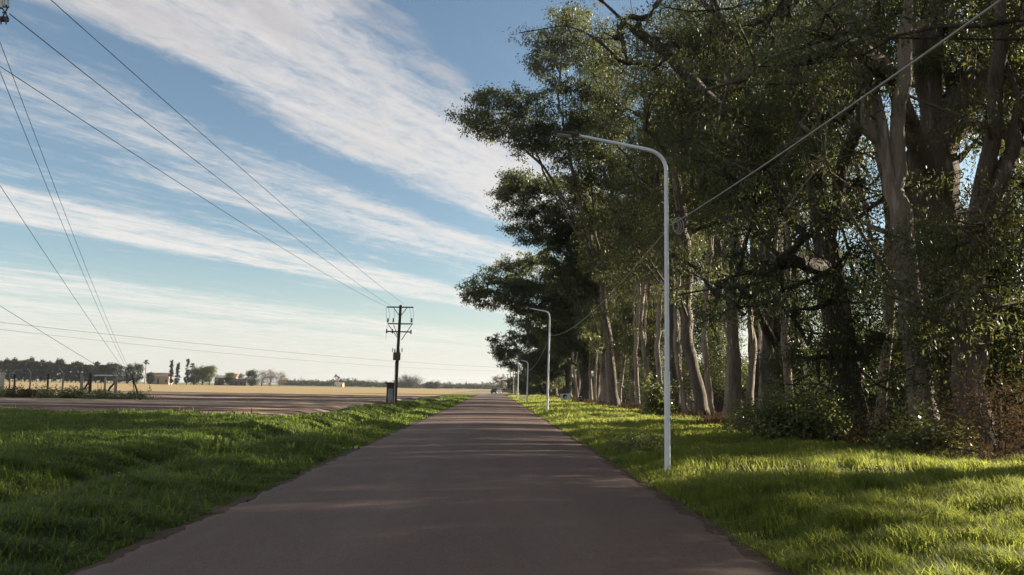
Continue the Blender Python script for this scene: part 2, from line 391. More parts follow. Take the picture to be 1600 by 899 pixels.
def scatter(xlo, xhi, ylo, yhi, dens, keep):
    """random points with a density that falls with distance; xlo/xhi are functions of y"""
    xs, ys = [], []
    y = ylo
    while y < yhi:
        st = max(.5, y*.04); a, b = xlo(y+st/2), xhi(y+st/2)
        if b > a:
            n = int(dens(y+st/2)*(b-a)*st); xs.append(rng.uniform(a, b, n)); ys.append(rng.uniform(y, y+st, n))
        y += st
    x, y = np.concatenate(xs), np.concatenate(ys); k = keep(x, y); return x[k], y[k]
dens = lambda y: 3600*min(1.0, (8.0/max(y, 1))**1.75)
wk = lambda y: np.maximum(1.0, (y/11.0)**.8)
# left: meadow in front of the ploughed strips, then the verge beside the road
def keepL(x, y):
    ok = x < -3.42 + edge(y, 1.0) - .15*rng.random(len(x))**2
    end = 36.6 - (x+5)*.20 + 1.3*bumps(x*1.5, y*.2)
    verge = (x > -9.3 + .5*np.sin(y*.31) + 1.5*sstep(y, 85, 110)) & (y < 138)
    return ok & ((y < end) | verge) & (rng.random(len(x)) < .3 + .7*tuft(x, y))
x, y = scatter(lambda y: -max(8, .74*y+3), lambda y: -3.2, 2.5, 138, dens, keepL)
dl = np.abs(x+3.4)
L = (.04 + .13*clump(x, y)**1.4 + .10*tuft(x, y) + .06*rng.random(len(x)))*np.clip(.62 + dl*.6, .62, 1.0)
L *= np.where(rng.random(len(x)) < .04, 1.8, 1.0)
blades('grass', x, y, L, np.where(rng.random(len(x)) < .06, .028, rng.uniform(.005, .014, len(x)))*wk(y), rng.uniform(0, 2*pi, len(x)), rng.uniform(.25, 1.25, len(x)), 'meadow grass on the left side of the road, coloured dark for shade', MT['grass_left'])
# right verge
dirt = lambda x, y: (np.exp(-(((x-5.2)/1.7)**2 + ((y-14.5)/1.0)**2)) > .38) | (np.exp(-(((x-7.6)/1.4)**2 + ((y-13.9)/.8)**2)) > .4)
def keepR(x, y):
    ok = x > 2.62 + edge(y, 2.4) + .15*rng.random(len(x))**2
    lim = 10.4 + 1.0*bumps(x*.7, y*.9) - 1.2*sstep(y, 20, 60)
    return ok & (rng.random(len(x)) < .25 + .75*tuft(x, y)) & (x < lim + .8*rng.random(len(x))) & ~(dirt(x, y) & (rng.random(len(x)) < .93))
x, y = scatter(lambda y: 2.5, lambda y: min(12.0, .8*y+6), 2.5, 175, dens, keepR)
dr = x - 2.6
L = (.04 + .17*clump(x, y)**1.3 + .15*tuft(x, y) + .07*rng.random(len(x)))*np.clip(.6+dr*.5, .6, 1.0)*np.where(y < 14, 1.12, 1.0)
wind = rng.normal(pi*.85, 1.5, len(x))
blades('grass', x, y, L, rng.uniform(.004, .011, len(x))*wk(y), wind, rng.uniform(.3, 1.3, len(x)), 'tall green verge grass on the right, lit in patches by the sun', MT['grass_right'])
# dry brown weeds and leaf litter at the foot of the trees
x, y = scatter(lambda y: 8.6, lambda y: 21, 8, 150, lambda y: 420*min(1, (16/max(y, 1))**1.4), lambda x, y: (clump(x*.6, y*.6) > .42) & (x > 9.6 - 1.0*sstep(y, 20, 60)))
blades('undergrowth', x, y, .12+.75*rng.random(len(x))**2.5*clump(x*.6+3, y*.6), rng.uniform(.006, .016, len(x))*wk(y), rng.uniform(0, 2*pi, len(x)), rng.uniform(.2, 1.2, len(x)), 'brown dry weeds and twigs under the eucalyptus trees', MT['dry'])

# ---------------------------------------------------------------- trees
def leaves(centers, n_per, sig, size, droop, rg, flat=.62):
    C = np.repeat(np.asarray(centers), n_per, 0); n = len(C)
    off = rg.normal(0, 1, (n, 3))*np.array([sig, sig, sig*flat]); P = C + off
    a = rg.uniform(0, 2*pi, n); el = rg.normal(-droop, .55, n)
    D = np.stack([np.cos(a)*np.cos(el), np.sin(a)*np.cos(el), np.sin(el)], 1)
    rv = rg.normal(0, 1, (n, 3)); S = np.cross(D, rv); S /= np.linalg.norm(S, axis=1)[:, None] + 1e-9
    ln = size[0]*rg.uniform(.65, 1.35, n)[:, None]; wd = size[1]*rg.uniform(.7, 1.3, n)[:, None]
    V = np.stack([P, P+D*ln*.45+S*wd/2, P+D*ln, P+D*ln*.45-S*wd/2], 1).reshape(-1, 3)
    rc = np.repeat(np.clip(rg.normal(.42, .16, len(centers)), 0, 1), n_per)
    r = np.clip(rc + rg.normal(0, .16, n), 0, 1)
    return V, np.repeat(r, 4)

class Wood:
    """a branching skeleton grown from trunk polylines towards the points where foliage sits"""
    def __init__(s, rg): s.N = []; s.par = []; s.w = []; s.chains = []; s.rg = rg; s.A = np.zeros((6000, 3)); s.n = 0
    def node(s, p, par):
        if s.n >= len(s.A): s.A = np.concatenate([s.A, np.zeros_like(s.A)])
        s.A[s.n] = p; s.par.append(par); s.w.append(0.0); s.n += 1; return s.n-1
    def line(s, pts, start=None, step=.7, jit=.03):
        pts = [np.array(p, float) for p in pts]; ch = []
        if start is None: start = s.node(pts[0], -1)
        ch.append(start); cur = start
        for a, b in zip(pts[:-1], pts[1:]):
            k = max(1, int(np.linalg.norm(b-a)/step))
            for i in range(1, k+1):
                q = a + (b-a)*i/k + s.rg.normal(0, jit, 3)*(1 if i < k else .3)
                cur = s.node(q, cur); ch.append(cur)
        s.chains.append(ch); return ch
    def reach(s, a, lift=.35, step=.8, zmin=0.0, bias=2.4):
        N = s.A[:s.n]; d = a - N; hd = np.hypot(d[:, 0], d[:, 1]); dist = np.linalg.norm(d, axis=1)
        cost = dist + bias*np.maximum(0, N[:, 2] - (a[2] - .65*hd)) + 50*(N[:, 2] < zmin)
        i = int(np.argmin(cost)); p = N[i].copy(); L = dist[i]
        c = p + (a-p)*.5 + np.array([0, 0, -.10*L + lift*L*.2]) + s.rg.normal(0, .07*L, 3)
        k = max(2, int(L/step)); pts = []
        for j in range(1, k+1):
            u = j/k; pts.append((1-u)**2*p + 2*u*(1-u)*c + u*u*a)
        ch = [i]; cur = i
        for q in pts: cur = s.node(q, cur); ch.append(cur)
        s.w[cur] += 1; s.chains.append(ch); return cur
    def mesh(s, name, r_base, r_tip=.012, flare=.55, expo=.54, bigsides=12, zg=0.0, minr=0.0):
        w = np.array(s.w)
        for i in range(s.n-1, 0, -1):
            if s.par[i] >= 0: w[s.par[i]] += max(w[i], .15) if w[i] == 0 else w[i]
        r = r_tip + (r_base-r_tip)*(w/max(w[0], 1))**expo
        z = s.A[:s.n, 2]-zg; r = r*(1 + flare*np.exp(-np.maximum(z, 0)/.55))
        V = []; I = []; FS = []; base = 0; rg = s.rg
        for ch in s.chains:
            P = s.A[ch]; rr = r[ch].copy()
            if len(ch) > 1 and s.par[ch[0]] != -1 and s.chains[0] is not ch: rr[0] = min(rr[0], rr[1]*1.15)
            kk = min(7, len(ch)-1)
            if rr[-1] > .03: rr[-kk:] = rr[-kk:]*np.linspace(1, max(.22, .02/rr[-1]), kk)
            if rr.max() < minr: continue
            sides = bigsides if rr.max() > .16 else (6 if rr.max() > .05 else 4)
            n = len(P); T_ = np.gradient(P, axis=0) if n > 1 else np.array([[0, 0, 1.]])
            T_ /= np.linalg.norm(T_, axis=1)[:, None] + 1e-9
            ref = np.array([1., .13, 0]); th = np.arange(sides)*2*pi/sides
            lob = 1 + (.10*np.sin(th*3+rg.uniform(0, 6)) + .07*np.sin(th*5+rg.uniform(0, 6)) if sides == bigsides else 0*th)
            for k in range(n):
                a = ref - T_[k]*ref.dot(T_[k]); a /= np.linalg.norm(a) + 1e-9; ref = a; b = np.cross(T_[k], a)
                wob = 1 + rg.normal(0, .035)
                V.append(P[k] + (np.outer(np.cos(th), a) + np.outer(np.sin(th), b))*(rr[k]*lob*wob)[:, None])
            q = np.arange(sides); q2 = (q+1) % sides
            for k in range(n-1):
                I.append(np.stack([base+k*sides+q, base+k*sides+q2, base+(k+1)*sides+q2, base+(k+1)*sides+q], 1))
            base += n*sides
        V = np.concatenate(V); I = np.concatenate(I)
        return mesh_np(name, V, np.full(len(I), 4), I.ravel(), None, True)

def envelope(rg, n, zb, H, R, cx=0, cy=0, lean=(0, 0), low=.55, inner=.35):
    out = []
    while len(out) < n:
        u = rg.random(); z = zb + (H-zb)*u
        pr = (low + (1-low)*min(1, u/.35)) if u < .35 else sqrt(max(.02, 1-((u-.35)/.68)**2))
        th = rg.uniform(0, 2*pi); q = sqrt(inner*inner + (1-inner*inner)*rg.random())
        lobe = 1 + .22*sin(3*th + 5*u) + .15*sin(5*th-9*u)
        r = R*pr*q*lobe
        out.append((cx + lean[0]*u + r*cos(th), cy + lean[1]*u + r*sin(th), z))
    return out
def tree(name, base, trunks, tips, label, group, rb, seed, barkm='bark', leafm='leaf', leaf=(.2, .07), npc=55, subs=6, spread=.68, zmin=2.5, droop=.7, sig=.36, flare=.55, local=None, cat='tree', flat=.68, minr=0.0):
    """trunks: list of polylines (first from the ground, others start on it); tips: where foliage sits (all relative to base)"""
    rg = np.random.default_rng(seed); wd = Wood(rg)
    main = wd.line(trunks[0], jit=.05)
    for tr in trunks[1:]:
        p = np.array(tr[0]); i = int(np.argmin(np.linalg.norm(wd.A[:wd.n]-p, axis=1))); ch = wd.line([wd.A[i]]+list(tr[1:]), start=i, jit=.06)
    for c in wd.chains: wd.w[c[-1]] += 1
    tips = sorted([np.array(q, float) for q in tips], key=lambda q: np.min(np.linalg.norm(wd.A[:wd.n]-q, axis=1)))
    cen = []
    for q in tips:
        e_ = wd.reach(q, zmin=zmin)
        for k in range(subs):
            o_ = rg.normal(0, 1, 3)*np.array([spread, spread, spread*flat]); p = q + o_; cen.append(p)
            j = wd.node((wd.A[e_]+p)/2 + rg.normal(0, .08, 3), e_); j2 = wd.node(p, j); wd.w[j2] += .12; wd.chains.append([e_, j, j2])
    root = empty(name, base, label, cat, group)
    link('trunk', wd.mesh('trunk', rb, flare=flare, minr=minr), MT[barkm], root)
    V, r = leaves(cen, int(npc*1.6), sig*spread/.75, (leaf[0]*.92, leaf[1]*.64), droop, rg)
    n = len(V)//4; me = mesh_np('crown', V, np.full(n, 4), np.arange(n*4), r)
    link('crown', me, MT[leafm], root)
    return root

GE = 'eucalyptus trees along the right side of the road'
def rel(base, pts, Yd):
    """pixel track (px, py[, dy]) at distance Yd -> points relative to base"""
    return [tuple(at(q[0], q[1], Yd + (q[2] if len(q) > 2 else 0)) - np.array(base)) for q in pts]
def base_at(px, py, x0):
    Yd = col_at(px, x0, py); return (x0, Yd, float(height(x0, Yd)) - .05)

# --- near right trunks
b = base_at(1446, 690, 13.0); YA = b[1]
tree('eucalyptus_tree', b, [[(0, 0, -.1)] + rel(b, [(1440, 640), (1431, 560), (1420, 470), (1408, 370), (1396, 300), (1384, 235), (1364, 130), (1345, 10), (1330, -120), (1300, -300)], YA),
     rel(b, [(1408, 365), (1385, 262), (1352, 190), (1336, 100), (1322, -20), (1290, -160)], YA), rel(b, [(1400, 310), (1402, 200), (1412, 90), (1420, -60), (1440, -240)], YA)],
     rel(b, [(1290, -60, -1), (1250, -100), (1350, -160, 1), (1300, 50, -1), (1270, 30, -1), (1290, 140, -1), (1420, -160), (1450, -80, 1), (1230, 120, -1), (1270, 210, -1), (1340, 300, 2.5), (1320, 330, 2), (1460, 30, 1), (1240, -20, 2), (1200, -60), (1300, -200), (1360, -260), (1290, 250, -3), (1350, 240, 1.5)], YA) + envelope(np.random.default_rng(5), 14, 12, 25, 6, 2, 3),
     'pale smooth-barked eucalyptus forking into three limbs, right of the near lamp', GE, .34, 11, 'bark_pale', 'leaf', (.17, .06), 60)
b = base_at(1482, 690, 15.2); YB = b[1]
tree('eucalyptus_tree', b, [[(0, 0, -.1)] + rel(b, [(1478, 600), (1472, 480), (1462, 350), (1456, 240), (1452, 120), (1468, -20), (1480, -180), (1490, -360)], YB),
     rel(b, [(1480, 230), (1495, 170), (1535, 115), (1580, 50), (1640, -40), (1680, -160)], YB), rel(b, [(1455, 200), (1436, 110), (1425, 0), (1400, -140)], YB), rel(b, [(1462, 330), (1400, 130, -2), (1330, 70, -4), (1240, 95, -5), (1160, 120, -6)], YB)],
     rel(b, [(1510, 40, 2), (1540, 0, 1), (1520, 80, 2), (1400, -60), (1600, 90, 1), (1600, 20, 1), (1560, 170, 2), (1530, 215, -1), (1640, 110), (1480, -100, 2), (1440, -200), (1560, -100), (1600, 200, 1), (1180, 100, -6), (1140, 130, -6), (1210, 60, -5), (1250, 130, -5)], YB) + envelope(np.random.default_rng(6), 18, 14, 29, 7.0, 3, 4),
     'massive dark eucalyptus with peeling pale patches, tallest trunk near the right edge', GE, .86, 12, 'bark', 'leaf', (.18, .065), 60, flare=.3)
b = base_at(1512, 690, 12.4); YC = b[1]
tree('eucalyptus_tree', b, [[(0, 0, -.1)] + rel(b, [(1510, 600), (1512, 500), (1518, 400), (1530, 310), (1548, 225), (1556, 120), (1562, 0), (1560, -150)], YC),
     rel(b, [(1524, 350), (1560, 285), (1588, 230), (1590, 150), (1560, 60), (1530, 20)], YC)],
     rel(b, [(1540, 165, -1), (1500, -60), (1590, 200, 1), (1620, 120), (1570, 330, -1), (1540, 350, -2), (1600, 360, 0), (1520, 370, -2), (1560, 380, -1.5), (1490, 380, -1), (1580, -60), (1640, 0), (1660, 260), (1500, 460, -2), (1530, 450, -2), (1560, 480, -2), (1500, 520, -2), (1440, 480, -2)], YC) + envelope(np.random.default_rng(8), 18, 11, 22, 5.5, 3, 4),
     'eucalyptus whose smooth trunk leans right and forks, at the right edge of the photo', GE, .40, 13, 'bark', 'leaf', (.17, .06), 60)
b = base_at(1325, 690, 12.2); YD = b[1]
tree('eucalyptus_tree', b, [[(0, 0, -.1)] + rel(b, [(1323, 620), (1312, 520), (1295, 420), (1280, 320), (1262, 230), (1240, 120), (1225, 0), (1215, -160)], YD),
     rel(b, [(1290, 380), (1312, 270), (1345, 180), (1365, 60), (1380, -80)], YD), rel(b, [(1295, 430), (1240, 410, -2), (1180, 425, -3), (1120, 440, -4)], YD)],
     rel(b, [(1300, 470, -2), (1260, 440, -2), (1330, 500, -2), (1350, 560, -1.5), (1300, 560, -2), (1270, 520, -2), (1340, 440, 0), (1250, 380, -3), (1210, 430, -3), (1160, 400, -4), (1130, 450, -4), (1180, 360, -3), (1220, 330, -3), (1290, 340, -3), (1380, 530, -1), (1150, 480, -4), (1330, 390, -2), (1370, 600, -1), (1310, 610, -2), (1200, 260, -3), (1260, 180, -2), (1170, 200, -3), (1150, 280, -4), (1280, 600, -2), (1240, 500, -2), (1340, 280, 1)], YD) + envelope(np.random.default_rng(9), 32, 8, 25, 6.0, -1, 1),
     'dark eucalyptus wrapped in leafy shoots, first big trunk right of the near lamp post', GE, .55, 14, 'bark_dark', 'leaf_dark', (.18, .065), 70)
b = base_at(1216, 665, 13.6); YE = b[1]
tree('eucalyptus_tree', b, [[(0, 0, -.1)] + rel(b, [(1215, 600), (1211, 500), (1207, 400), (1204, 300), (1190, 200), (1160, 110), (1120, 20), (1090, -100)], YE),
     rel(b, [(1204, 290), (1150, 200), (1085, 130), (1035, 80), (960, 20), (915, -30)], YE), rel(b, [(1206, 330), (1225, 200), (1230, 60), (1240, -80)], YE)],
     rel(b, [(885, 40, -1), (895, -25), (960, 60, -1), (1000, 30), (980, 100, -1), (1020, 150, -2), (1050, 60), (1080, 190, -2), (1100, 80, 1), (1060, 240, -2), (1010, 200, 0), (1120, 250, -2), (1150, 340, -3), (1100, 350, -3), (1090, 420, -3), (1140, 430, -3), (1180, 470, -2), (1060, 330, -2), (950, -40), (1000, -60), (1060, -40), (1120, -80), (1180, 20), (1050, 400, -3), (1110, 500, -3)], YE) + envelope(np.random.default_rng(10), 48, 8, 29, 7.5),
     'thick dark eucalyptus behind the leafy bush, its high limb reaching out over the road', GE, .62, 15, 'bark_dark', 'leaf', (.21, .075), 65)

# --- trees further along the road whose crowns make the outline against the sky
def inside(poly, n, seed):
    """n points (px, py) inside a pixel outline, denser along its rim"""
    r_ = np.random.default_rng(seed); P = np.array(poly, float); out = []
    while len(out) < n:
        q = r_.uniform(P.min(0), P.max(0)); c = False
        for a, b in zip(P, np.roll(P, -1, 0)):
            if (a[1] > q[1]) != (b[1] > q[1]) and q[0] < (b[0]-a[0])*(q[1]-a[1])/(b[1]-a[1]) + a[0]: c = not c
        if c: out.append((q[0], q[1]))
    return out
FAR = [
 (1152, 655, 13.2, 26, .30, [(1150, 600), (1146, 480), (1150, 360), (1140, 220), (1120, 60), (1110, -40)], [], (.21, .075), 'slim grey eucalyptus with a straight trunk left of the thick dark one', 'bark', 65),
 (1098, 648, 12.6, 26, .34, [(1090, 600), (1072, 520), (1075, 420), (1060, 300), (1040, 180), (1020, 60)], [(1010, 300, -3), (1000, 380, -3), (1060, 450, -3), (980, 420, -3)], (.22, .08), 'leaning eucalyptus trunk just right of the near lamp pole', 'bark', 65),
 (1055, 645, 13.0, 27, .42, [(1056, 600), (1054, 500), (1040, 380), (1020, 240), (1000, 100), (985, 0)], [(960, 100), (930, 120), (940, 200, -2), (980, 260, -2), (960, 330, -3), (940, 60)], (.23, .085), 'dark eucalyptus trunk half hidden behind the near lamp pole', 'bark_dark', 65),
 (962, 636, 11.2, 31, .36, [(958, 600), (950, 520), (940, 440), (915, 350), (893, 260), (872, 150), (880, 60)],
   inside([(724, 182), (750, 122), (800, 108), (832, 150), (846, 60), (868, 24), (910, 8), (970, 50), (980, 330), (900, 300), (850, 250), (800, 222), (745, 210)], 160, 61), (.32, .17), 'tall eucalyptus leaning left, its top limbs spreading furthest over the road', 'bark', 38),
 (944, 632, 12.2, 21, .45, [(945, 590), (940, 520), (935, 440), (915, 370), (890, 300)],
   inside([(771, 296), (795, 278), (850, 262), (900, 290), (965, 330), (965, 480), (890, 470), (845, 395), (800, 355), (785, 318)], 160, 62), (.36, .19), 'eucalyptus with a white-streaked trunk behind the far lamp post', 'bark_pale', 40),
 (914, 629, 12.4, 19, .75, [(914, 590), (912, 540), (900, 470), (880, 420), (860, 380)],
   inside([(728, 458), (750, 420), (800, 406), (850, 385), (900, 430), (960, 480), (960, 570), (880, 570), (835, 500), (790, 482), (745, 470)], 160, 63), (.40, .21), 'broad dark eucalyptus trunk just right of the white signboard', 'bark_dark', 38),
 (888, 627, 12.6, 17, .5, [(888, 590), (884, 540), (872, 500), (850, 470)],
   inside([(764, 542), (800, 498), (850, 470), (905, 530), (905, 592), (850, 588), (800, 572)], 90, 64), (.44, .23), 'eucalyptus directly behind the white signboard', 'bark_dark', 36),
 (868, 624, 13.0, 15, .45, [(866, 595), (858, 570), (846, 545), (832, 520)],
   inside([(786, 562), (830, 540), (880, 560), (870, 608), (845, 604), (815, 588)], 60, 65), (.5, .25), 'last eucalyptus of the row, smallest before the dark hedge', 'bark_dark', 34),
]
for k, (px, py, x0, H, rb, tr, tips, lf, lab, bk, npc) in enumerate(FAR):
    b = base_at(px, py, x0); Yd = b[1]
    ex = [(q[0], q[1], (q[2] if len(q) > 2 else 0) + random.uniform(-2.5, 2.5)) for q in tips]
    limbs = {'tall eucalyptus leaning left': [[(932, 440), (900, 340), (850, 262), (790, 205)], [(940, 470), (928, 330), (910, 180), (902, 50)], [(936, 455), (958, 330), (952, 200), (962, 70)], [(920, 400), (868, 310), (830, 220), (800, 140)]],
             'eucalyptus with a white': [[(938, 460), (890, 390), (845, 335), (800, 315)], [(930, 440), (905, 340), (860, 290), (815, 288)], [(940, 480), (945, 380), (938, 300)]],
             'broad dark': [[(908, 520), (870, 460), (820, 440), (770, 440)], [(905, 500), (905, 430), (890, 390)], [(910, 530), (935, 460), (940, 420)]],
             'eucalyptus directly': [[(880, 530), (845, 520), (800, 530)], [(876, 510), (870, 470), (850, 440)]]}
    lm = next((v for a_, v in limbs.items() if lab.startswith(a_)), [])
    tree('eucalyptus_tree', b, [[(0, 0, -.1)] + rel(b, tr, Yd)] + [rel(b, l_, Yd + random.uniform(-.5, .5)) for l_ in lm], rel(b, ex, Yd) + envelope(np.random.default_rng(40+k), 46 if k < 3 else 40, 12.5 if k < 3 else 6, H, 4.6 if k < 3 else 3.8, lean=(-1.5, 0)),
         lab, GE, rb, 50+k, bk, 'leaf' if k % 2 else 'leaf_dark', lf, npc, spread=.8, sig=.34 if k > 2 else .40, flat=.66)

# --- the grove behind the front row: a few kinds copied with their own turn and size
PROT = []
for k, (H, R, zb, n_) in enumerate([(25, 4.4, 8.0, 75), (28, 4.6, 10, 75), (22, 4.0, 7.0, 70), (26, 3.6, 15, 55), (26, 4.4, 5.5, 120)]):
    rg = np.random.default_rng(80+k); ln = rg.normal(0, .5, (6, 2)).cumsum(0)*.5
    trk = [(0, 0, -.1)] + [(ln[j][0], ln[j][1], H*(j+1)/7.0) for j in range(6)]
    r_ = tree('eucalyptus_tree', (0, 0, 0), [trk], envelope(rg, n_, zb, H, R), 'x', GE, (.36, .42, .32, .40, .42)[k], 90+k, ('bark', 'bark_dark', 'bark', 'bark_dark', 'bark')[k], 'leaf', (.22, .08), 55)
    PROT.append((r_, [(c, []) for c in children(r_)]))
GB = 'eucalyptus trees in the shade behind the front row'
BL = 'dark-trunked eucalyptus standing in the shade behind the front row of the grove'
spots = []
rg = np.random.default_rng(3)
for px, x0 in ((1250, 15.2), (1182, 15.0), (1128, 15.5), (1076, 15.2), (1030, 14.6), (1006, 15.4), (972, 14.2), (932, 14.0), (902, 14.6), (950, 15.0), (915, 15.5), (990, 14.5), (880, 15.5), (1592, 23)):
    spots.append((x0, col_at(px, x0, 650)))
spots += [(20.5, 24.0)]  # added tree past the right edge, its crown blocks a shaft of sun
for row, (x0, sp_) in enumerate([(18.5, 9.5), (22, 13)]):
    yy = 23 + row*5.0
    while yy < 138:
        if not (yy < 36 or 40 < yy < 60): spots.append((x0 + rg.normal(0, .8), yy + rg.normal(0, 1.0)))
        yy += sp_*(1 + .25*rg.random())*(1.35 if yy > 60 else 1)
used = set()
for i, (x0, y0) in enumerate(spots):
    k = 3 if 39.5 < y0 < 60 else (4 if (y0 > 60 and x0 < 17) or x0 == 20.5 else int(rg.integers(0, 4))); root, kids = PROT[k]; s_k = rg.uniform(.88, 1.1)*(1 - .28*min(1, max(0, (y0-62)/20)))
    loc = (x0, y0, float(height(x0, y0)) - .05); rz = rg.uniform(0, 2*pi)
    if k not in used:
        used.add(k); root.location = loc; root.rotation_euler = (0, 0, rz); root.scale = (s_k,)*3; root['label'] = BL; root['group'] = GB
    else: copy_thing(root, kids, loc, rz, s_k, BL, GB)
# slender pale stems between the thick trunks of the front row
rgs = np.random.default_rng(120); SL = 'slender pale-barked eucalyptus stem among the thick trunks of the front row'; SGp = 'slender pale stems in the front row'
sk_ = []
for k in range(2):
    lx = rgs.normal(0, .35, (5, 2)).cumsum(0)
    r_ = tree('eucalyptus_tree', (0, 0, 0), [[(0, 0, -.1)] + [(lx[j][0], lx[j][1], 4.0*(j+1)) for j in range(5)], [(lx[0][0], lx[0][1], 4.0), (lx[1][0]+.9-1.8*k, lx[1][1]+.4, 8.5), (lx[2][0]+1.5-3*k, lx[2][1]+.3, 14)]],
              envelope(rgs, 34, 12, 21, 2.4), SL, SGp, .2, 130+k, 'bark_pale', 'leaf', (.24, .10), 50)
    sk_.append((r_, [(c, []) for c in children(r_)]))
for i, (px, x0) in enumerate(((1238, 13.6), (1192, 13.0), (1168, 13.8), (1134, 13.2), (1112, 13.8), (1072, 12.6), (1036, 12.6), (1014, 12.8), (998, 12.2), (968, 13.2), (953, 12.2), (930, 12.6), (924, 13.0), (902, 12.8), (1292, 14.5), (1372, 14.2))):
    y0 = col_at(px, x0, 650); loc = (x0, y0, float(height(x0, y0))-.05); rz = rgs.uniform(0, 6.28); s_k = rgs.uniform(.75, 1.1)
    if i < 2: sk_[i][0].location = loc; sk_[i][0].rotation_euler = (0, 0, rz); sk_[i][0].scale = (s_k,)*3
    else: copy_thing(sk_[i % 2][0], sk_[i % 2][1], loc, rz, (s_k, s_k, rgs.uniform(.85, 1.1)), SL, SGp)
# two broad trees of the same row beside the camera, plus two unseen ones added for shade; the boughs of the first hang into the top right corner
b = (15.2, 15.0, .1)
tree('eucalyptus_tree', b, [[(0, 0, -.1), (.1, 0, 4), (-.1, .1, 7), (.2, 0, 12), (0, .2, 18)],
     [(-.1, .1, 7)] + rel(b, [(1700, 40, .5), (1600, 28, .8), (1470, 42, 1.2), (1400, 57, 1.6), (1350, 86, 1.9), (1270, 92, 2.2)], 13.5),
     [(0, 0, 6)] + rel(b, [(1720, 90, 1), (1600, 62, 1.6), (1480, 60, 2.2), (1390, 60, 2.6), (1320, 50, 3)], 13.5)],
     rel(b, [(1260, 100, 2.3), (1300, 60, 2.3), (1450, -40, 1), (1590, -40, .5), (1290, 20, 2)], 13.5) + envelope(np.random.default_rng(91), 190, 7.0, 20, 6.0, 2.0, -2.0, inner=.2),
     'eucalyptus beside the camera, its dark boughs crossing the top right corner', GE, .42, 92, 'bark_dark', 'leaf', (.18, .07), 60, zmin=5)
b = (19.0, 17.0, .1)  # unseen tree, added to shade the left foreground
tree('eucalyptus_tree', b, [[(0, 0, -.1), (.1, .2, 6), (.2, 0, 12), (-.2, 0, 17)]], envelope(np.random.default_rng(95), 170, 6.5, 17, 5.4, inner=.2),
     'unseen eucalyptus added for shade behind the leaning forked trunk, outside the right edge', GE, .45, 96, 'bark_dark', 'leaf', (.22, .085), 50, zmin=4)
b = (18.5, 7.5, .1)  # another added tree out of view, closes a gap in the foreground shade
tree('eucalyptus_tree', b, [[(0, 0, -.1), (.1, .2, 6), (.2, 0, 12), (-.2, 0, 17)]], envelope(np.random.default_rng(97), 190, 6.2, 19, 5.5, inner=.2),
     'unseen eucalyptus added for shade outside the right edge, between the two nearest ones', GE, .45, 98, 'bark_dark', 'leaf', (.22, .085), 50, zmin=4)
b = (15.5, 3.5, .1)
tree('eucalyptus_tree', b, [[(0, 0, -.1), (.1, .2, 6), (-.2, 0, 12), (.2, 0, 17)]], envelope(np.random.default_rng(93), 120, 5.0, 19, 6.5, inner=.2),
     'broad eucalyptus standing beside the viewer just outside the right edge', GE, .5, 94, 'bark_dark', 'leaf', (.22, .085), 50, zmin=4)

# --- leafy understory trees and bushes
def bush(name, base, H, R, n, label, seed, leafm='bush', leaf=(.11, .055), npc=40, group='bushes at the foot of the trees', cat='bush', subs=6, spread=.3):
    rg = np.random.default_rng(seed)
    pts = []
    for _ in range(n):
        th = rg.uniform(0, 2*pi); u = rg.random(); r = R*sqrt(rg.random())*(1-.45*u)*(1+.25*sin(3*th)); pts.append((r*cos(th), r*sin(th), .12*H + H*.88*u*(1-.3*(r/R)**2)))
    root = empty(name, base, label, cat, group); wd = Wood(rg)
    wd.line([(0, 0, -.1), (0, 0, .3*H)], step=.2); cen = []
    for j in range(5): wd.line([(rg.normal(0, .15), rg.normal(0, .15), -.1), (rg.normal(0, R*.3), rg.normal(0, R*.3), H*.5)], start=0, step=.3)
    for q in pts:
        e_ = wd.reach(np.array(q), step=.3, zmin=-.2, bias=.8)
        for k in range(subs): cen.append(np.array(q)+rg.normal(0, spread, 3))
    link('stem', wd.mesh('stem', .045, .006, flare=.1, bigsides=6), MT['bark_dark'], root)
    V, r = leaves(cen, npc, spread*.55, leaf, .1, rg, .9); nn = len(V)//4
    link('foliage', mesh_np('foliage', V, np.full(nn, 4), np.arange(nn*4), r), MT[leafm], root); return root
def at_g(px, py):
    g = ground_at(px, py, .15); return (g[0], g[1], float(height(g[0], g[1])) - .03)
bush('leafy_bush', at_g(1222, 690), 1.2, 1.4, 40, 'broad glossy leafy bush in front of the thick dark trunk', 201)
bush('leafy_bush', at_g(1276, 692), 1.15, .9, 24, 'rounded leafy bush left of the shoot-covered dark trunk', 202)
bush('leafy_bush', at_g(1024, 652), 1.7, 1.0, 22, 'leafy bush seen behind the foot of the near lamp pole', 203, leaf=(.14, .07))
bush('leafy_bush', at_g(1400, 700), 1.0, 1.1, 26, 'low leafy bush left of the pale forking trunk', 204, 'dry', (.09, .03), 20)
bush('leafy_bush', at_g(1568, 722), 1.7, 1.6, 38, 'reddish dry bush at the right edge beneath the trees', 205, 'dry', (.10, .03), 20)
bush('leafy_bush', at_g(1455, 714), .6, .8, 16, 'small low bush at the edge of the grass before the largest trunk', 206)
bush('weed_clump', at_g(1003, 702), .42, .85, 26, 'dark-leaved weed clump in the verge left of the near lamp', 207, 'bush', (.07, .03), 22, 'weeds growing in the verge', 'weed', 5, .12)
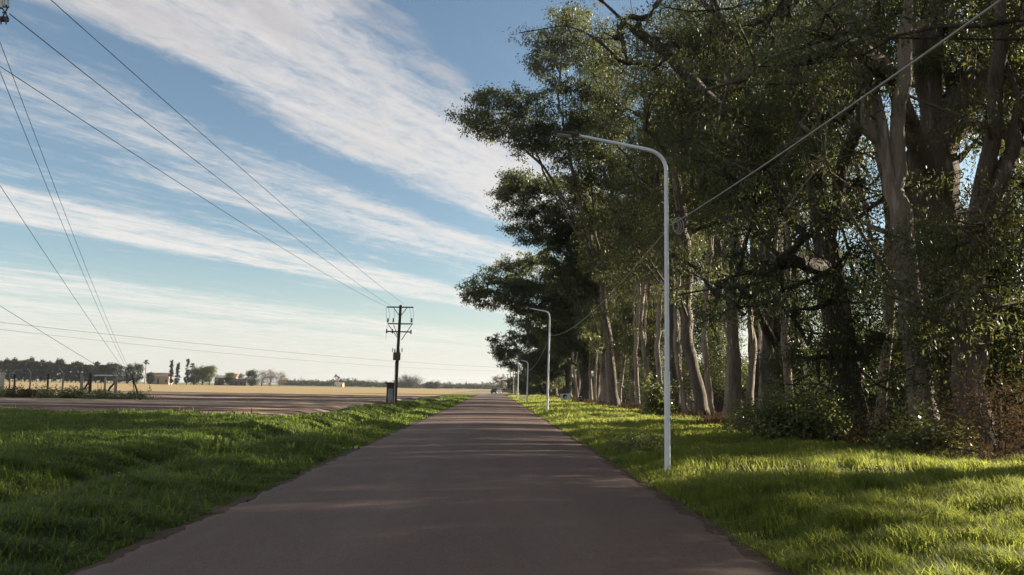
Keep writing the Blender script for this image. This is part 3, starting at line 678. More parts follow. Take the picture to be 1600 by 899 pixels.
def spiky(base, n, H, R, label, seed, leafm, wd=.03):
    """an upright tuft of strap leaves fanning out from its foot"""
    rg = np.random.default_rng(seed); root = empty('weed_clump', base, label, 'weed', 'weeds growing in the verge'); V = []; r = []
    for _ in range(n):
        a = rg.uniform(0, 2*pi); q = R*sqrt(rg.random())*.6; p = np.array([q*cos(a), q*sin(a), -.03]); h = H*rg.uniform(.5, 1.1); a += rg.normal(0, .5); ln = rg.uniform(.15, .8)*h; w_ = wd*rg.uniform(.6, 1.3)
        d = np.array([cos(a), sin(a), 0]); s_l = np.array([-sin(a), cos(a), 0])*w_
        m_ = p + d*ln*.35 + np.array([0, 0, h*.6]); t_p = p + d*ln + np.array([0, 0, h*(.95 if ln < .5*h else .75)])
        V += [p-s_l*.5, p+s_l*.5, m_+s_l, m_-s_l, m_-s_l, m_+s_l, t_p+s_l*.1, t_p-s_l*.1]; r += [rg.random()]*8
    k = len(V)//4; link('leaves', mesh_np('leaves', np.array(V), np.full(k, 4), np.arange(k*4), np.repeat(r[::4], 4)[:len(V)]), MT[leafm], root)
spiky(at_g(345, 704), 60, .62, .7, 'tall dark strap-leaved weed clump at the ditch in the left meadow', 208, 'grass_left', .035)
spiky(at_g(408, 694), 120, .30, 1.3, 'low yellowish weed clump beside the ditch in the left meadow', 209, 'grass_right', .02)
spiky(at_g(455, 702), 14, .34, .2, 'small pale strap-leaved weed on the left verge', 210, 'grass_right', .03)
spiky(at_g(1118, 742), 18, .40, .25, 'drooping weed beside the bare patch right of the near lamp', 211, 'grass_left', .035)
US = 'young leafy trees between the trunks'
for k, (px, py, x0, H, R, lab) in enumerate([
    (1270, 660, 15.5, 8.5, 2.2, 'dense young leafy tree left of the shoot-covered dark trunk'),
    (1395, 660, 16.5, 7.5, 2.2, 'young leafy tree behind the pale forking trunk'),
    (1120, 650, 14.8, 8.5, 2.3, 'young leafy tree between the leaning trunk and the slim grey trunk'),
    (1010, 640, 13.5, 9.0, 2.2, 'young leafy tree left of the near lamp pole'),
    (1560, 690, 14.5, 6.5, 2.2, 'young leafy tree at the right edge behind the reddish bush'),
    (975, 635, 14.5, 9.0, 2.4, 'young leafy tree right of the white-streaked trunk')]):
    b = base_at(px, py, x0); rgk = np.random.default_rng(220+k)
    tree('young_tree', b, [[(0, 0, -.1), (.1, .05, H*.35), (-.1, .1, H*.7)]], envelope(rgk, 40, 1.8, H, R, low=.7, inner=.15), lab, US, .09, 230+k, 'bark_dark', 'leaf_dark', (.18, .07), 60, zmin=.8, flare=.2)
# sunlit shrubs closing the back of the grove
GS = 'sunlit shrubs along the back edge of the grove'
r0 = bush('sunlit_shrub', (24.0, 30, 0), 3.2, 2.2, 46, 'sunlit olive shrub closing the back edge of the grove', 240, 'leaf', (.2, .08), 30, GS, 'bush', 6, .45)
kd = [(c, []) for c in children(r0)]
for xs, sk, y1 in ((24.5, 1.0, 34), (28, 1.55, 30)):
    yy = y1
    while yy < 140:
        x0 = xs + rg.normal(0, 1.0); copy_thing(r0, kd, (x0, yy, 0), rg.uniform(0, 6.28), sk*rg.uniform(.75, 1.25)); yy += rg.uniform(4, 6.5)*(1 if yy < 75 else 1.7)

# ---------------------------------------------------------------- street lamps and their cable
MT['white_paint'] = plain('white_painted_steel', (.74, .78, .82), (.62, .66, .70), .35, .5, 0, 3.0, (1, 1, .3), .03)
MT['dark_metal'] = plain('dark_metal', (.035, .037, .042), (.055, .057, .06), .4, .5, .3)
MT['cable'] = plain('pale_cable', (.36, .35, .33), (.28, .27, .26), .6)
MT['wire'] = plain('dark_wire', (.045, .055, .07), None, .5)
MT['glass'] = plain('lamp_lens', (.45, .47, .48), None, .2, .6)
MT['concrete'] = plain('grey_concrete', (.34, .31, .27), (.24, .215, .19), .9, .1, 0, 4, (1, 1, .3), .4)
MT['wood'] = plain('weathered_wood', (.10, .08, .065), (.05, .04, .034), .9, .1, 0, 3, (3, 3, .3), .5)
MT['ceramic'] = plain('cream_ceramic', (.72, .68, .55), None, .3, .5)
GL = 'white street lamps along the right verge'
def lamp(px, py, top, bend, arm0, head, label, r=.058):
    b = ground_at(px, py, .08); Yd = b[1]; zb = float(height(b[0], Yd)); base = np.array([b[0], Yd, zb])
    o_ = empty('street_lamp', base, label, 'street lamp', GL)
    tp = at(*top, Yd) - base; bd = at(*bend, Yd) - base; a0 = at(*arm0, Yd) - base; hd = at(*head, Yd) - base
    p = MB(); step = tp*.33
    p.tube([(0, 0, -.05), step*.97, step], [r*1.28, r*1.28, r*1.28], 14); p.tube([step, step*1.006], [r*1.34, r*1.34], 14); p.tube([step, tp*.72, tp], [r, r*.96, r*.9], 14); p.build('pole', MT['white_paint'], o_)
    d_ = MB(); d_.box(step*.30 + np.array([0, -r*1.28, 0]), (r*1.1, .012, .34), bev=.004); d_.build('access_door', MT['white_paint'], o_)
    d_ = MB(); d_.tube([(0, 0, -.06), (0, 0, .05)], [r*2.2, r*1.9], 14); d_.build('base_collar', MT['concrete'], o_)
    q = [(1-u)**2*tp + 2*u*(1-u)*bd + u*u*(bd + (a0-bd)*.22) for u in np.linspace(0, 1, 9)]
    a = MB(); a.tube(q + [a0 + (hd-a0)*.1], [r*.88]*9 + [r*.6], 12); a.build('arm', MT['white_paint'], o_)
    d = Vector(hd-a0); L = d.length; mid = Vector(a0) + d*.5; ang = atan2(d.z, -d.x)
    h = MB(); h.box(mid, (L, .20, .045), 0, ang, 0, .015); h.box(mid + Vector((L*.28, 0, .01)), (L*.30, .13, .065), 0, ang, 0, .015)
    ho = h.build('lamp_head', MT['dark_metal'], o_)
    g = MB(); g.box(mid + Vector((-L*.12, 0, -.034)), (L*.55, .16, .012), 0, ang); g.build('lens', MT['glass'], ho)
    return base, tp
L1, T1 = lamp(1043, 739, (1041, 268), (1040, 240), (905, 212), (866, 207), 'white street lamp nearest the camera, with a coil of cable on its pole', .045)
L2, T2 = lamp(855, 642, (859, 497), (859, 488), (828, 482), (819, 480), 'second white street lamp, left of the white signboard')
L3, T3 = lamp(823, 631, (825, 572), (825, 566), (814, 563), (809, 562), 'third white street lamp, its head lost in the foliage', .065)
L4, T4 = lamp(808.5, 624, (810, 574), (810, 568), (802, 565), (798, 564), 'farthest white street lamp, beside the dark hedge', .07)
def sag(a, b, s, n=24):
    a = np.array(a); b = np.array(b)
    return [a + (b-a)*u - np.array([0, 0, 4*s*u*(1-u)]) for u in np.linspace(0, 1, n)]
P1 = at(1048, 352, L1[1]-.09); P2 = at(860, 524, L2[1]); P3 = at(825, 580, L3[1])
w = MB(); P0 = np.array([P1[0]-.05, -24.0, P1[2]+.05])
w.tube(sag(P0, P1, .74, 40), .010, 8); w.tube(sag(P1, P2, .62, 30), .011, 8); w.tube(sag(P2, P3, .5, 16), .016, 6)
cbl = tag(w.build('lamp_cable', MT['cable']), 'pale thick cable slung from lamp post to lamp post', 'cable')
co = MB(); cc = P1 + np.array([.10, 0, -.02])
for k in range(3):
    R0 = .085 + .03*k; co.tube([cc + np.array([R0*cos(a)*.7 + .02*k, -.02*k, R0*sin(a)*1.1]) for a in np.linspace(0, 2*pi, 26)], .010, 6)
co.build('coil', MT['cable'], cbl)

# ---------------------------------------------------------------- power line on the left
def insul(mb, p, h=.16, r=.05):
    for i in range(3): mb.tube([Vector(p)+Vector((0, 0, h*i/3)), Vector(p)+Vector((0, 0, h*(i+.6)/3)), Vector(p)+Vector((0, 0, h*(i+1)/3))], [r*.5, r, r*.5], 8)
b = ground_at(617, 630); YP = b[1]; pb = np.array([b[0], YP, 0.0])
po = empty('utility_pole', pb, 'tall wooden power pole with three crossarms beside the left field', 'utility pole', 'power poles of the left line')
rp = lambda px, py, dy=0: Vector(at(px, py, YP+dy) - pb)
q = MB(); q.tube([(0, 0, -.3), rp(621, 560), rp(626, 477)], [.17, .15, .125], 12); q.build('pole', MT['wood'], po)
def arm(x0, y0, x1, y1, name='crossarm'):
    m_ = MB(); a, c = rp(x0, y0, -.12), rp(x1, y1, -.12); d = c-a; m_.box((a+c)/2, (d.length, .11, .12), 0, -atan2(d.z, d.x), 0, .01); return m_.build(name, MT['wood'], po)
a1 = arm(604, 480, 646, 480.5); a2 = arm(606, 506, 645, 506.5); a3 = arm(603, 518, 643, 519)
for x0, y0, x1, y1 in ((615, 481, 624, 494), (636, 481, 626, 494), (607, 508, 622, 529), (643, 508, 627, 532), (615, 508, 621, 524)):
    k_ = MB(); k_.tube([rp(x0, y0, -.1), rp(x1, y1, -.1)], .035, 6); k_.build('brace', MT['dark_metal'], po)
for px, py in ((606, 504), (614.5, 504), (643, 504), (604, 521), (613, 521), (642, 522)):
    ins = MB(); insul(ins, rp(px, py, -.15), .4, .09); ins.build('insulator', MT['dark_metal'], po)
for x0, y0, x1, y1 in ((603, 481, 603, 530), (607, 481, 607, 504), (640, 481, 641, 504), (645, 481, 644, 505), (616, 482, 613, 504)):
    lw = MB(); a, c = rp(x0, y0, -.2), rp(x1, y1, -.2); lw.tube([a, (a+c)/2 + Vector((.12, 0, -.1)), c], .014, 5); lw.build('jumper_wire', MT['wire'], po)
bx = MB(); c = rp(620, 557, -.30); bx.box(c, (.66, .42, .75), bev=.03); bx.tube([c+Vector((-.2, 0, .4)), c+Vector((-.2, 0, .7))], [.07, .05], 8); bx.tube([c+Vector((.2, 0, .4)), c+Vector((.2, 0, .7))], [.07, .05], 8)
bx.tube([c+Vector((0, 0, .4)), c+Vector((0, 0, .75))], [.07, .05], 8); bx.box(c+Vector((0, -.23, 0)), (.5, .05, .06)); bx.build('transformer', plain('rusty_steel', (.13, .09, .075), (.09, .065, .055), .7), po)
cd = MB(); cd.tube([rp(618, 565, -.25), rp(617.2, 600, -.22), rp(616.2, 631, -.2)], .05, 8); cd.build('conduit', plain('grey_pipe', (.42, .40, .37)), po)
for px, py in ((613.5, 550), (628, 550)):
    f_ = MB(); insul(f_, rp(px, py, -.2), .35, .07); f_.build('fuse', MT['ceramic'], po)
# meter cabinet next to the pole
g = ground_at(609.5, 629.5); cb = empty('meter_cabinet', (g[0], g[1]+.1, 0), 'dark brick meter cabinet standing left against the power pole', 'cabinet')
mb = MB(); mb.box((0, 0, .85), (.72, .5, 1.9), bev=.015); mb.build('body', plain('dark_brick', (.085, .06, .055), (.06, .045, .045), .9, .1), cb)
mb = MB(); mb.box((-.02, 0, 1.84), (.98, .7, .12), bev=.015); mb.build('cap', MT['wood'], cb)
mb = MB(); mb.box((.02, -.262, .8), (.5, .025, 1.1), bev=.006); mb.build('door', plain('blue_grey_door', (.33, .34, .37), (.22, .22, .25), .7), cb)
mb = MB(); mb.box((.22, -.29, .25), (.14, .06, .5), bev=.01); mb.box((-.05, -.29, .12), (.3, .08, .26), bev=.02); mb.build('plinth', MT['concrete'], cb)

# near pole of the same line, just outside the left edge (its fuse gear shows in the corner)
YN = 14.5; nb = at(-52, 590, YN); nb = np.array([nb[0], YN, float(height(nb[0], YN))])
npo = empty('utility_pole', nb, 'near power pole beyond the left edge, only its fuse gear showing in the top corner', 'utility pole', 'power poles of the left line')
rn = lambda px, py, dy=0: Vector(at(px, py, YN+dy) - nb)
q = MB(); tpz = rn(-60, -75); q.tube([(0, 0, -.3), (tpz.x*.5, 0, tpz.z*.5), tpz], [.17, .15, .125], 14); q.build('pole', MT['wood'], npo)
m_ = MB(); a, c = rn(-130, -46, -.15), rn(46, -43, -.15); m_.box((a+c)/2, ((c-a).length, .11, .13), 0, 0, 0, .01); m_.build('crossarm', MT['wood'], npo)
m_ = MB(); a, c = rn(-130, 28, -.15), rn(13, 29, -.15); m_.box((a+c)/2, ((c-a).length, .08, .09), 0, 0, 0, .01)
a, c = rn(-60, 8, -.15), rn(14, 10, -.15); m_.box((a+c)/2, ((c-a).length, .05, .05), 0, 0, 0, .008)
for x0, y0, x1, y1 in ((3, 12, 12, 27), (12, 12, 4, 27), (4, 20, 10, 20)): m_.tube([rn(x0, y0, -.2), rn(x1, y1, -.2)], .014, 6)
for px in (1.5, 9.5): m_.tube([rn(px, 27, -.2), rn(px, 38, -.2)], .014, 6)
m_.build('bracket', MT['dark_metal'], npo)
m_ = MB(); m_.tube([rn(1, 13, -.2), rn(1, -26, -.2)], [.045, .045], 10); m_.build('fuse', MT['ceramic'], npo)
m_ = MB(); m_.tube([rn(12.5, 11, -.2), rn(12.5, -26, -.2)], [.02, .02], 8); m_.tube([rn(7, 11, -.2), rn(7, -26, -.2)], [.016, .016], 8); m_.build('fuse', MT['glass'], npo)
for nm, (p_, dy) in {'a': ((30, -52), -.15), 'b': ((-118, -52), -.15)}.items():
    m_ = MB(); insul(m_, rn(*p_, dy), .14, .05); m_.build('insulator', MT['ceramic'], npo)
GW = 'overhead wires on the left'
def wire(a, b, s, label, r=.012, n=26):
    m_ = MB(); m_.tube(sag(a, b, s, n), r, 6); return tag(m_.build('overhead_wire', MT['wire']), label, 'wire', GW)
FP = lambda px, py: at(px, py, YP-.1)
wire(at(30, -44, YN-.1), FP(633, 477), .25, 'uppermost of the three power wires running to the crossarm pole', .009)
wire(at(15, 22, YN-.2), FP(612, 479), .25, 'middle power wire running from the corner fuse gear to the crossarm pole', .009)
wire(at(-118, 26, YN-.1), FP(605, 480), .35, 'lowest of the three power wires running to the crossarm pole', .009)
SB = ground_at(220, 607); SB = np.array([SB[0]*62/SB[1], 62.0, 0.0])
st_top = at(206, 586, 62.0)
wire(at(0, 66, 15.0), st_top, .3, 'right wire of the steep pair dropping to the leaning post', .007)
wire(at(0, 112, 15.0), at(204, 588, 62.0), .3, 'left wire of the steep pair dropping to the leaning post', .007)
wire(at(0, 290, 20.0), at(203, 590, 62.0), .1, 'single wire dropping across the lower left sky', .008)
wire(at(0, 478, 40.0), at(207, 604, 63.0), .05, 'lowest slack wire at the left edge above the pine row', .011)
wire(at(-60, 497, 95.0), at(800, 575, 215.0), .9, 'upper of two long wires crossing low over the far field', .026, 40)
wire(at(-60, 508, 95.0), at(798, 580, 225.0), 1.3, 'lower of two long wires crossing low over the far field', .020, 40)
lp = empty('leaning_post', SB, 'short leaning wooden post at the end of the fence, wires running up from it', 'post')
m_ = MB(); m_.tube([(0.1, 0, -.1), Vector(st_top-SB)], [.08, .06], 8); m_.build('post', MT['wood'], lp)
m_ = MB(); m_.tube([(-.45, .3, -.1), Vector(at(207, 590, 62.0)-SB)], [.035, .035], 8); m_.build('strut', MT['wood'], lp)

# ---------------------------------------------------------------- fence, gate and shrubs at the far left
GF = 'concrete fence posts at the far left'
YF = 66.0
def fpost(px, ptop, tilt, label, armdx, r=.07, material='concrete', pb=612):
    b_ = at(px, pb, YF); b_ = np.array([b_[0], YF, 0.0]); o_ = empty('fence_post', b_, label, 'fence post', GF)
    tp = Vector(at(px+tilt, ptop, YF)-b_); m_ = MB(); m_.tube([(0, 0, -.1), tp], [r, r*.85], 6); m_.build('post', MT[material], o_)
    if armdx:
        m_ = MB(); m_.tube([tp, tp + Vector((armdx, 0, .42))], [r*.8, r*.6], 6); m_.build('arm', MT[material], o_)
fpost(15, 585, .5, 'leftmost slim concrete fence post with an arm angled right', .55)
fpost(23, 586, .3, 'dark wooden fence post second from the gatepost', 0, .1, 'wood')
fpost(46, 583, 2.5, 'concrete fence post with an arm angled left, amid the brown shrubs', -.35, .08)
fpost(75, 584, .2, 'dark wooden fence post between two concrete ones', 0, .1, 'wood')
fpost(97, 584, 2.5, 'brightest concrete fence post with an arm angled left', -.4, .09)
fpost(128, 585, 0, 'thick grey fence post left of the timber frame', 0, .15)
gp = at(1, 605, YF); gp = np.array([gp[0], YF, 0]); go = empty('gate_pillar', gp, 'pale masonry gate pillar at the left edge', 'pillar')
m_ = MB(); m_.box((-.15, 0, 1.1), (.55, .5, 2.2), bev=.02); m_.build('shaft', plain('pale_render', (.58, .52, .43), (.48, .42, .35), .9), go)
m_ = MB(); m_.box((-.15, 0, 2.27), (.66, .6, .12), bev=.02); m_.build('cap', MT['concrete'], go)
fb = at(163, 610, YF-1); fb = np.array([fb[0], YF-1, 0]); fo = empty('timber_frame', fb, 'weathered timber gate frame with a white top rail and diagonal braces', 'gate frame')
rf = lambda px, py, dy=0: Vector(at(px, py, YF-1+dy)-fb)
for px, tx, py, r_, mm in ((140.5, 141, 583, .13, 'wood'), (163, 165, 589, .09, 'concrete'), (180, 182, 587, .12, 'concrete')):
    m_ = MB(); m_.tube([rf(px, 613), rf(tx, py)], [r_, r_*.9], 8); m_.build('post', MT[mm], fo)
m_ = MB(); m_.tube([rf(147, 587), rf(183, 587)], .06, 8); m_.build('rail', plain('white_rail', (.7, .68, .62)), fo)
for x0, y0, x1, y1 in ((131, 609, 140, 595), (169, 610, 180, 597)):
    m_ = MB(); m_.tube([rf(x0, y0), rf(x1, y1)], .08, 6); m_.build('brace', MT['wood'], fo)
m_ = MB(); m_.tube([rf(153, 609), rf(153, 591)], .02, 5); m_.tube([rf(158, 608), rf(158, 590)], .015, 5); m_.build('wire_mesh', MT['wire'], fo)
GH = 'dry shrubs along the fence at the far left'
for k, (px, py, H, R, lm, lab) in enumerate([(10, 618, 1.1, 1.6, 'bush', 'dark shrub below the pale gate pillar'), (32, 618, 1.0, 1.5, 'dry', 'brown shrub between the first two fence posts'),
    (55, 617, 1.1, 1.5, 'dry', 'rusty orange shrub in the middle of the fence line'), (75, 616, 1.15, 1.4, 'bush', 'green and brown shrub left of the brightest fence post'),
    (108, 615, 1.0, 1.4, 'far_green', 'yellow-green shrub right of the brightest fence post'), (124, 614, .9, 1.1, 'bush', 'small shrub at the foot of the thick grey post'),
    (150, 614, .65, 1.4, 'bush', 'low dark shrub at the foot of the timber frame'), (172, 614, .6, 1.2, 'bush', 'low dark shrub under the frame on its right side'), (215, 612, .7, 1.2, 'bush', 'dark low shrub around the leaning post')]):
    g_ = at(px, py, YF-3.0 + (k % 3)*.7); bush('dry_shrub', (g_[0], g_[1], 0), H*.62, R, 22, lab, 300+k, lm, (.17, .07), 14, GH, 'shrub', 5, .25)

# ---------------------------------------------------------------- signboard, crooked board
YS = 84.0; sb = at(883, 629, YS); sb = np.array([sb[0], YS, float(height(sb[0], YS))]); so_ = empty('signboard', sb, 'white signboard with a round black emblem, tilted on short legs in the grass', 'sign')
rs = lambda px, py, dy=0: Vector(at(px, py, YS+dy)-sb)
cen = rs(883.6, 620.3); tl = radians(-5)
MT['black'] = plain('black_paint', (.012, .012, .014), None, .5); MT['board_white'] = plain('white_board', (.80, .80, .78), (.70, .70, .69), .6)
m_ = MB(); m_.box(cen, (1.06, .05, .68), 0, tl, 0, .01); bo = m_.build('board', MT['board_white'], so_)
m_ = MB()
def disc(c, r, a0=0, a1=2*pi, n=24, full=True):
    pts = [Vector((c.x + r*cos(a), c.y, c.z + r*sin(a))) for a in np.linspace(a0, a1, n, endpoint=not full)]
    return pts
ec = cen + Vector((-.05, -.036, .02)); m_.poly(disc(ec, .24), (0, .008, 0)); m_.build('emblem', MT['black'], bo)
m_ = MB(); m_.poly(disc(ec + Vector((.07, -.012, -.07)), .13), (0, .008, 0)); m_.poly([ec + Vector(v) for v in ((.02, -.012, -.24), (.2, -.012, -.2), (.22, -.012, -.02), (.12, -.012, -.06))], (0, .007, 0)); m_.build('emblem_white_part', MT['board_white'], bo)  # white lower right part of the printed emblem
m_ = MB(); m_.poly(disc(ec + Vector((.09, -.024, -.06)), .045), (0, .008, 0)); m_.build('emblem_dot', MT['black'], bo)
for dx in (-.38, .38):
    m_ = MB(); m_.tube([Vector((cen.x+dx, .04, -.1)), Vector((cen.x+dx, .04, cen.z-.25))], .035, 6); m_.build('leg', MT['wood'], so_)
cb_ = at(907.5, 627, YS+1); cb_ = np.array([cb_[0], YS+1, float(height(cb_[0], YS+1))]); co_ = empty('crooked_board', cb_, 'small crooked black board with white patches, right of the white signboard', 'sign')
m_ = MB(); m_.box((0, 0, .52), (.5, .05, .62), 0, .12, 0, .01); bb = m_.build('board', MT['black'], co_)
m_ = MB(); m_.poly([(-.17, -.036, .68), (-.02, -.036, .76), (.18, -.036, .70), (.02, -.036, .62)], (0, .008, 0)); m_.poly([(-.02, -.036, .48), (.08, -.036, .56), (.2, -.036, .36)], (0, .008, 0)); m_.poly(disc(Vector((-.18, -.036, .42)), .06), (0, .008, 0)); m_.build('white_patch', MT['board_white'], bb)
m_ = MB(); m_.tube([(.0, .05, -.1), (.02, .05, .4)], .04, 6); m_.build('leg', MT['wood'], co_)

# ---------------------------------------------------------------- cars and things far down the road
def car(px, py, label, body_c, flip=1, rz=0.0, L=4.1, Hh=1.42, nm='parked_car'):
    g = ground_at(px, py); o_ = empty(nm, (g[0], g[1], .02), label, 'car', 'cars parked at the end of the road', rz)
    bd_m = plain('car_paint', body_c, tuple(v*.8 for v in body_c), .3, .6)
    prof_ = [(-.5, .22), (-.5, .52), (-.47, .60), (-.36, .64), (-.22, .97), (.12, .99), (.28, .70), (.46, .60), (.5, .48), (.5, .22)]
    m_ = MB(); m_.poly([(flip*a*L, -.8, b*Hh) for a, b in prof_], (0, 1.6, 0)); m_.build('body', bd_m, o_)
    gl = plain('dark_glass', (.02, .025, .03), None, .1, .7)
    for y_ in (-.815, .805):
        for pts in (((-.32, .67), (-.21, .92), (-.06, .94), (-.06, .67)), ((-.04, .67), (-.04, .94), (.10, .93), (.21, .70))):
            m_ = MB(); m_.poly([(flip*a*L, y_, b*Hh) for a, b in pts], (0, .01, 0)); m_.build('window', gl, o_)
    for wx in (-.31, .32):
        for wy in (-.82, .62):
            m_ = MB(); m_.tube([(flip*wx*L, wy, .31), (flip*wx*L, wy+.2, .31)], .31, 16); wo = m_.build('wheel', MT['black'], o_)
            m_ = MB(); m_.tube([(flip*wx*L, wy-.012, .31), (flip*wx*L, wy+.212, .31)], .19, 12); m_.build('rim', plain('rim', (.45, .45, .44)), wo)
    m_ = MB(); m_.box((flip*.5*L, -.55, .5*Hh), (.05, .3, .14)); m_.build('headlight', MT['glass'], o_)
    m_ = MB(); m_.box((flip*.5*L, .55, .5*Hh), (.05, .3, .14)); m_.build('headlight', MT['glass'], o_)
car(790, 615.2, 'brownish saloon car parked side-on where the road ends', (.20, .145, .125), 1, 0, 3.7)
car(775.5, 615.6, 'dark car parked left of the brownish saloon', (.022, .024, .026), 1, radians(62), 3.6, 1.5)
GP = 'distant power poles at the end of the road'
for k, (px, pt, pbm, Yd, lab) in enumerate([(793, 585, 612, 265, 'shortest distant power pole with a crossarm, left of the group'), (797.6, 579.5, 611, 240, 'distant power pole with a wide crossarm behind the saloon car'),
                                      (802, 578, 613, 220, 'distant power pole in the middle of the group'), (805.5, 579, 613.5, 205, 'distant power pole closest to the dark hedge')]):
    b_ = at(px, pbm, Yd); b_[2] = 0; o_ = empty('utility_pole', b_, lab, 'utility pole', GP); tp = at(px+.4, pt, Yd) - b_
    m_ = MB(); m_.tube([(0, 0, -.2), Vector(tp)], [.2, .15], 8); m_.build('pole', MT['concrete'], o_)
    m_ = MB(); m_.box(Vector(tp) + Vector((0, -.15, -.15)), (1.1 if k != 1 else 1.5, .12, .14)); m_.build('crossarm', MT['wood'], o_)

# ---------------------------------------------------------------- far vegetation
def blob_tree(name, base, H, R, zb, label, group, leafm, seed, n=45, leaf=(.7, .5), npc=14, rb=.3, prof=None, cat='tree', sp_=None, droop=.0, kind_bark='bark_dark'):
    rg = np.random.default_rng(seed); tips = envelope(rg, n, zb, H, R, low=.75, inner=.25) if prof is None else prof(rg, n)
    return tree(name, base, [[(0, 0, -.2), (.1, 0, H*.4), (0, .1, H*.8)]], tips, label, group, rb, seed, kind_bark, leafm, leaf, npc, 4, sp_ or R*.22, zmin=.3, droop=droop, sig=.55*(sp_ or R*.22)/.75*1.2, flare=.1, cat=cat, flat=.8, minr=.03)
def on(px, Yd, py=599):
    q = at(px, py, Yd); return (q[0], Yd, 0.0)
# the long row of slender pines
YR = 520.0
cone = lambda H, R: (lambda rg, n: [(R*(1-.75*u)*cos(a)*q, R*(1-.75*u)*sin(a)*q, H*(.16+.82*u)) for u, a, q in zip(rg.random(n), rg.uniform(0, 6.28, n), np.sqrt(rg.random(n)))])
pines = []
for k in range(3):
    H = (13.2, 14.0, 12.4)[k]
    r_ = blob_tree('pine_tree', (0, 0, 0), H, 2.2, 2, 'x', 'x', 'far_dark', 400+k, 34, (1.0, .62), 11, .22, cone(H, 2.0), sp_=.55, droop=.3); pines.append((r_, [(c, []) for c in children(r_)]))
PL = 'slender dark pine in the long row at the far side of the stubble field'; PG = 'pines in the long row across the field'
i = 0; px = -14.0
while px < 192:
    k = int(rg.integers(0, 3)) if i > 2 else i
    loc = on(px, YR + rg.normal(0, 2.0)); hs = (1.12 - .0009*px)*rg.uniform(.93, 1.07)
    if i < 3: r_ = pines[i][0]; r_.location = loc; r_.scale = (1, 1, hs); r_['label'] = PL; r_['group'] = PG
    else: copy_thing(pines[k][0], pines[k][1], loc, rg.uniform(0, 6.28), (rg.uniform(.85, 1.15), rg.uniform(.85, 1.15), hs), PL, PG)
    i += 1; px += rg.uniform(5.4, 7.2)
SG = 'trees around the farm across the field'
def ft(px, w, top, base, leafm, label, seed, zb=.12, Yd=500.0, n=50, bark_='bark_dark', nm='tree', leaf=(.7, .5), npc=14, base_py=599):
    Hh = at(px, top, Yd)[2]; R = w/2/F*Yd
    return blob_tree(nm, on(px, Yd), Hh, R*.9, Hh*zb, label, SG, leafm, seed, n, leaf, npc, .35, None, kind_bark=bark_)
ft(199, 16, 571, 599, 'far_dark', 'dark bushy tree at the right end of the pine row', 420)
ft(214, 18, 570, 599, 'far_dark', 'broad dark bushy tree left of the tall palm', 421)
ft(234, 12, 583, 599, 'far_dark', 'small round dark tree right of the tall palm', 422)
def palm(px, top, label, seed, Yd=480.0, fr=2.0):
    b_ = on(px, Yd); Hh = at(px, top, Yd)[2] - fr*.75; rg_ = np.random.default_rng(seed); o_ = empty('palm_tree', b_, label, 'palm', 'palms around the farm')
    m_ = MB(); m_.tube([(0, 0, -.2), (.1, 0, Hh*.5), (0, 0, Hh)], [.42, .33, .3], 8); m_.build('trunk', plain('palm_trunk', (.30, .22, .17)), o_)
    m_ = MB()
    for k in range(26):
        a = rg_.uniform(0, 6.28); e_ = rg_.uniform(-.7, 1.3); d = Vector((cos(a)*cos(e_), sin(a)*cos(e_), sin(e_))); s2_ = d.cross(Vector((0, 0, 1))).normalized()*fr*.32
        p0 = Vector((0, 0, Hh)); m_.add([p0, p0+d*fr*.6+s2_, p0+d*fr+Vector((0, 0, -.25*fr)), p0+d*fr*.6-s2_], [(0, 1, 2, 3)])
    m_.build('fronds', plain('palm_frond', (.05, .07, .03), (.035, .05, .022), .6), o_)
palm(226, 562, 'tall fan palm standing above the farm roofs', 430, 480, 2.2)
palm(299, 567, 'fan palm rising behind the round green trees', 431, 520, 2.4)
palm(524.5, 585, 'taller of two palms by the small far house', 432, 700, 2.0)
palm(528.5, 588, 'shorter of two palms by the small far house', 433, 700, 1.8)
def cyp(px, top, w, label, seed, Yd=495.0):
    Hh = at(px, top, Yd)[2]; R = w/2/F*Yd
    prof_ = lambda rg, n: [(R*.8*(1-u**1.6)*cos(a)*q, R*.8*(1-u**1.6)*sin(a)*q, Hh*(.06+.93*u)) for u, a, q in zip(rg.random(n), rg.uniform(0, 6.28, n), np.sqrt(rg.random(n)))]
    blob_tree('cypress_tree', on(px, Yd), Hh, R, 1, label, SG, 'far_dark', seed, 46, (.7, .4), 12, .2, prof_, sp_=.35, droop=-.8)
cyp(266.5, 564, 7, 'slim cypress left of the pair by the pale farmhouse', 440)
cyp(276.5, 568, 9, 'middle cypress, looser and slightly shorter', 441)
cyp(291.5, 562, 9, 'tallest cypress, beside the round green trees', 442)
ft(303, 20, 576, 599, 'far_green', 'green round tree right against the tallest cypress', 450, .15)
ft(316, 22, 576, 599, 'far_green', 'bright round green tree in the middle of the farm group', 451, .15)
ft(327, 20, 574, 599, 'far_green', 'broad round olive-green tree at the right of the farm group', 452, .2)
ft(359, 16, 584, 600, 'far_green', 'low olive tree in front of the red-roofed house', 453, .3)
ft(393, 18, 580, 601, 'far_dark', 'dark round tree left of the bare reddish trees', 454, .1)
for k, (px, w, top, lab) in enumerate([(409, 20, 581, 'bare reddish tree next to the dark round tree'), (422, 22, 580, 'broad bare reddish tree in the middle of the bare clump'), (437, 20, 583, 'thin bare pale tree at the right end of the bare clump'), (376, 12, 585, 'bare grey tree behind the low red roof')]):
    ft(px, w, top, 601, 'far_bare', lab, 460+k, .2, 520, 60, 'bark', 'bare_tree', (.9, .12), 9)
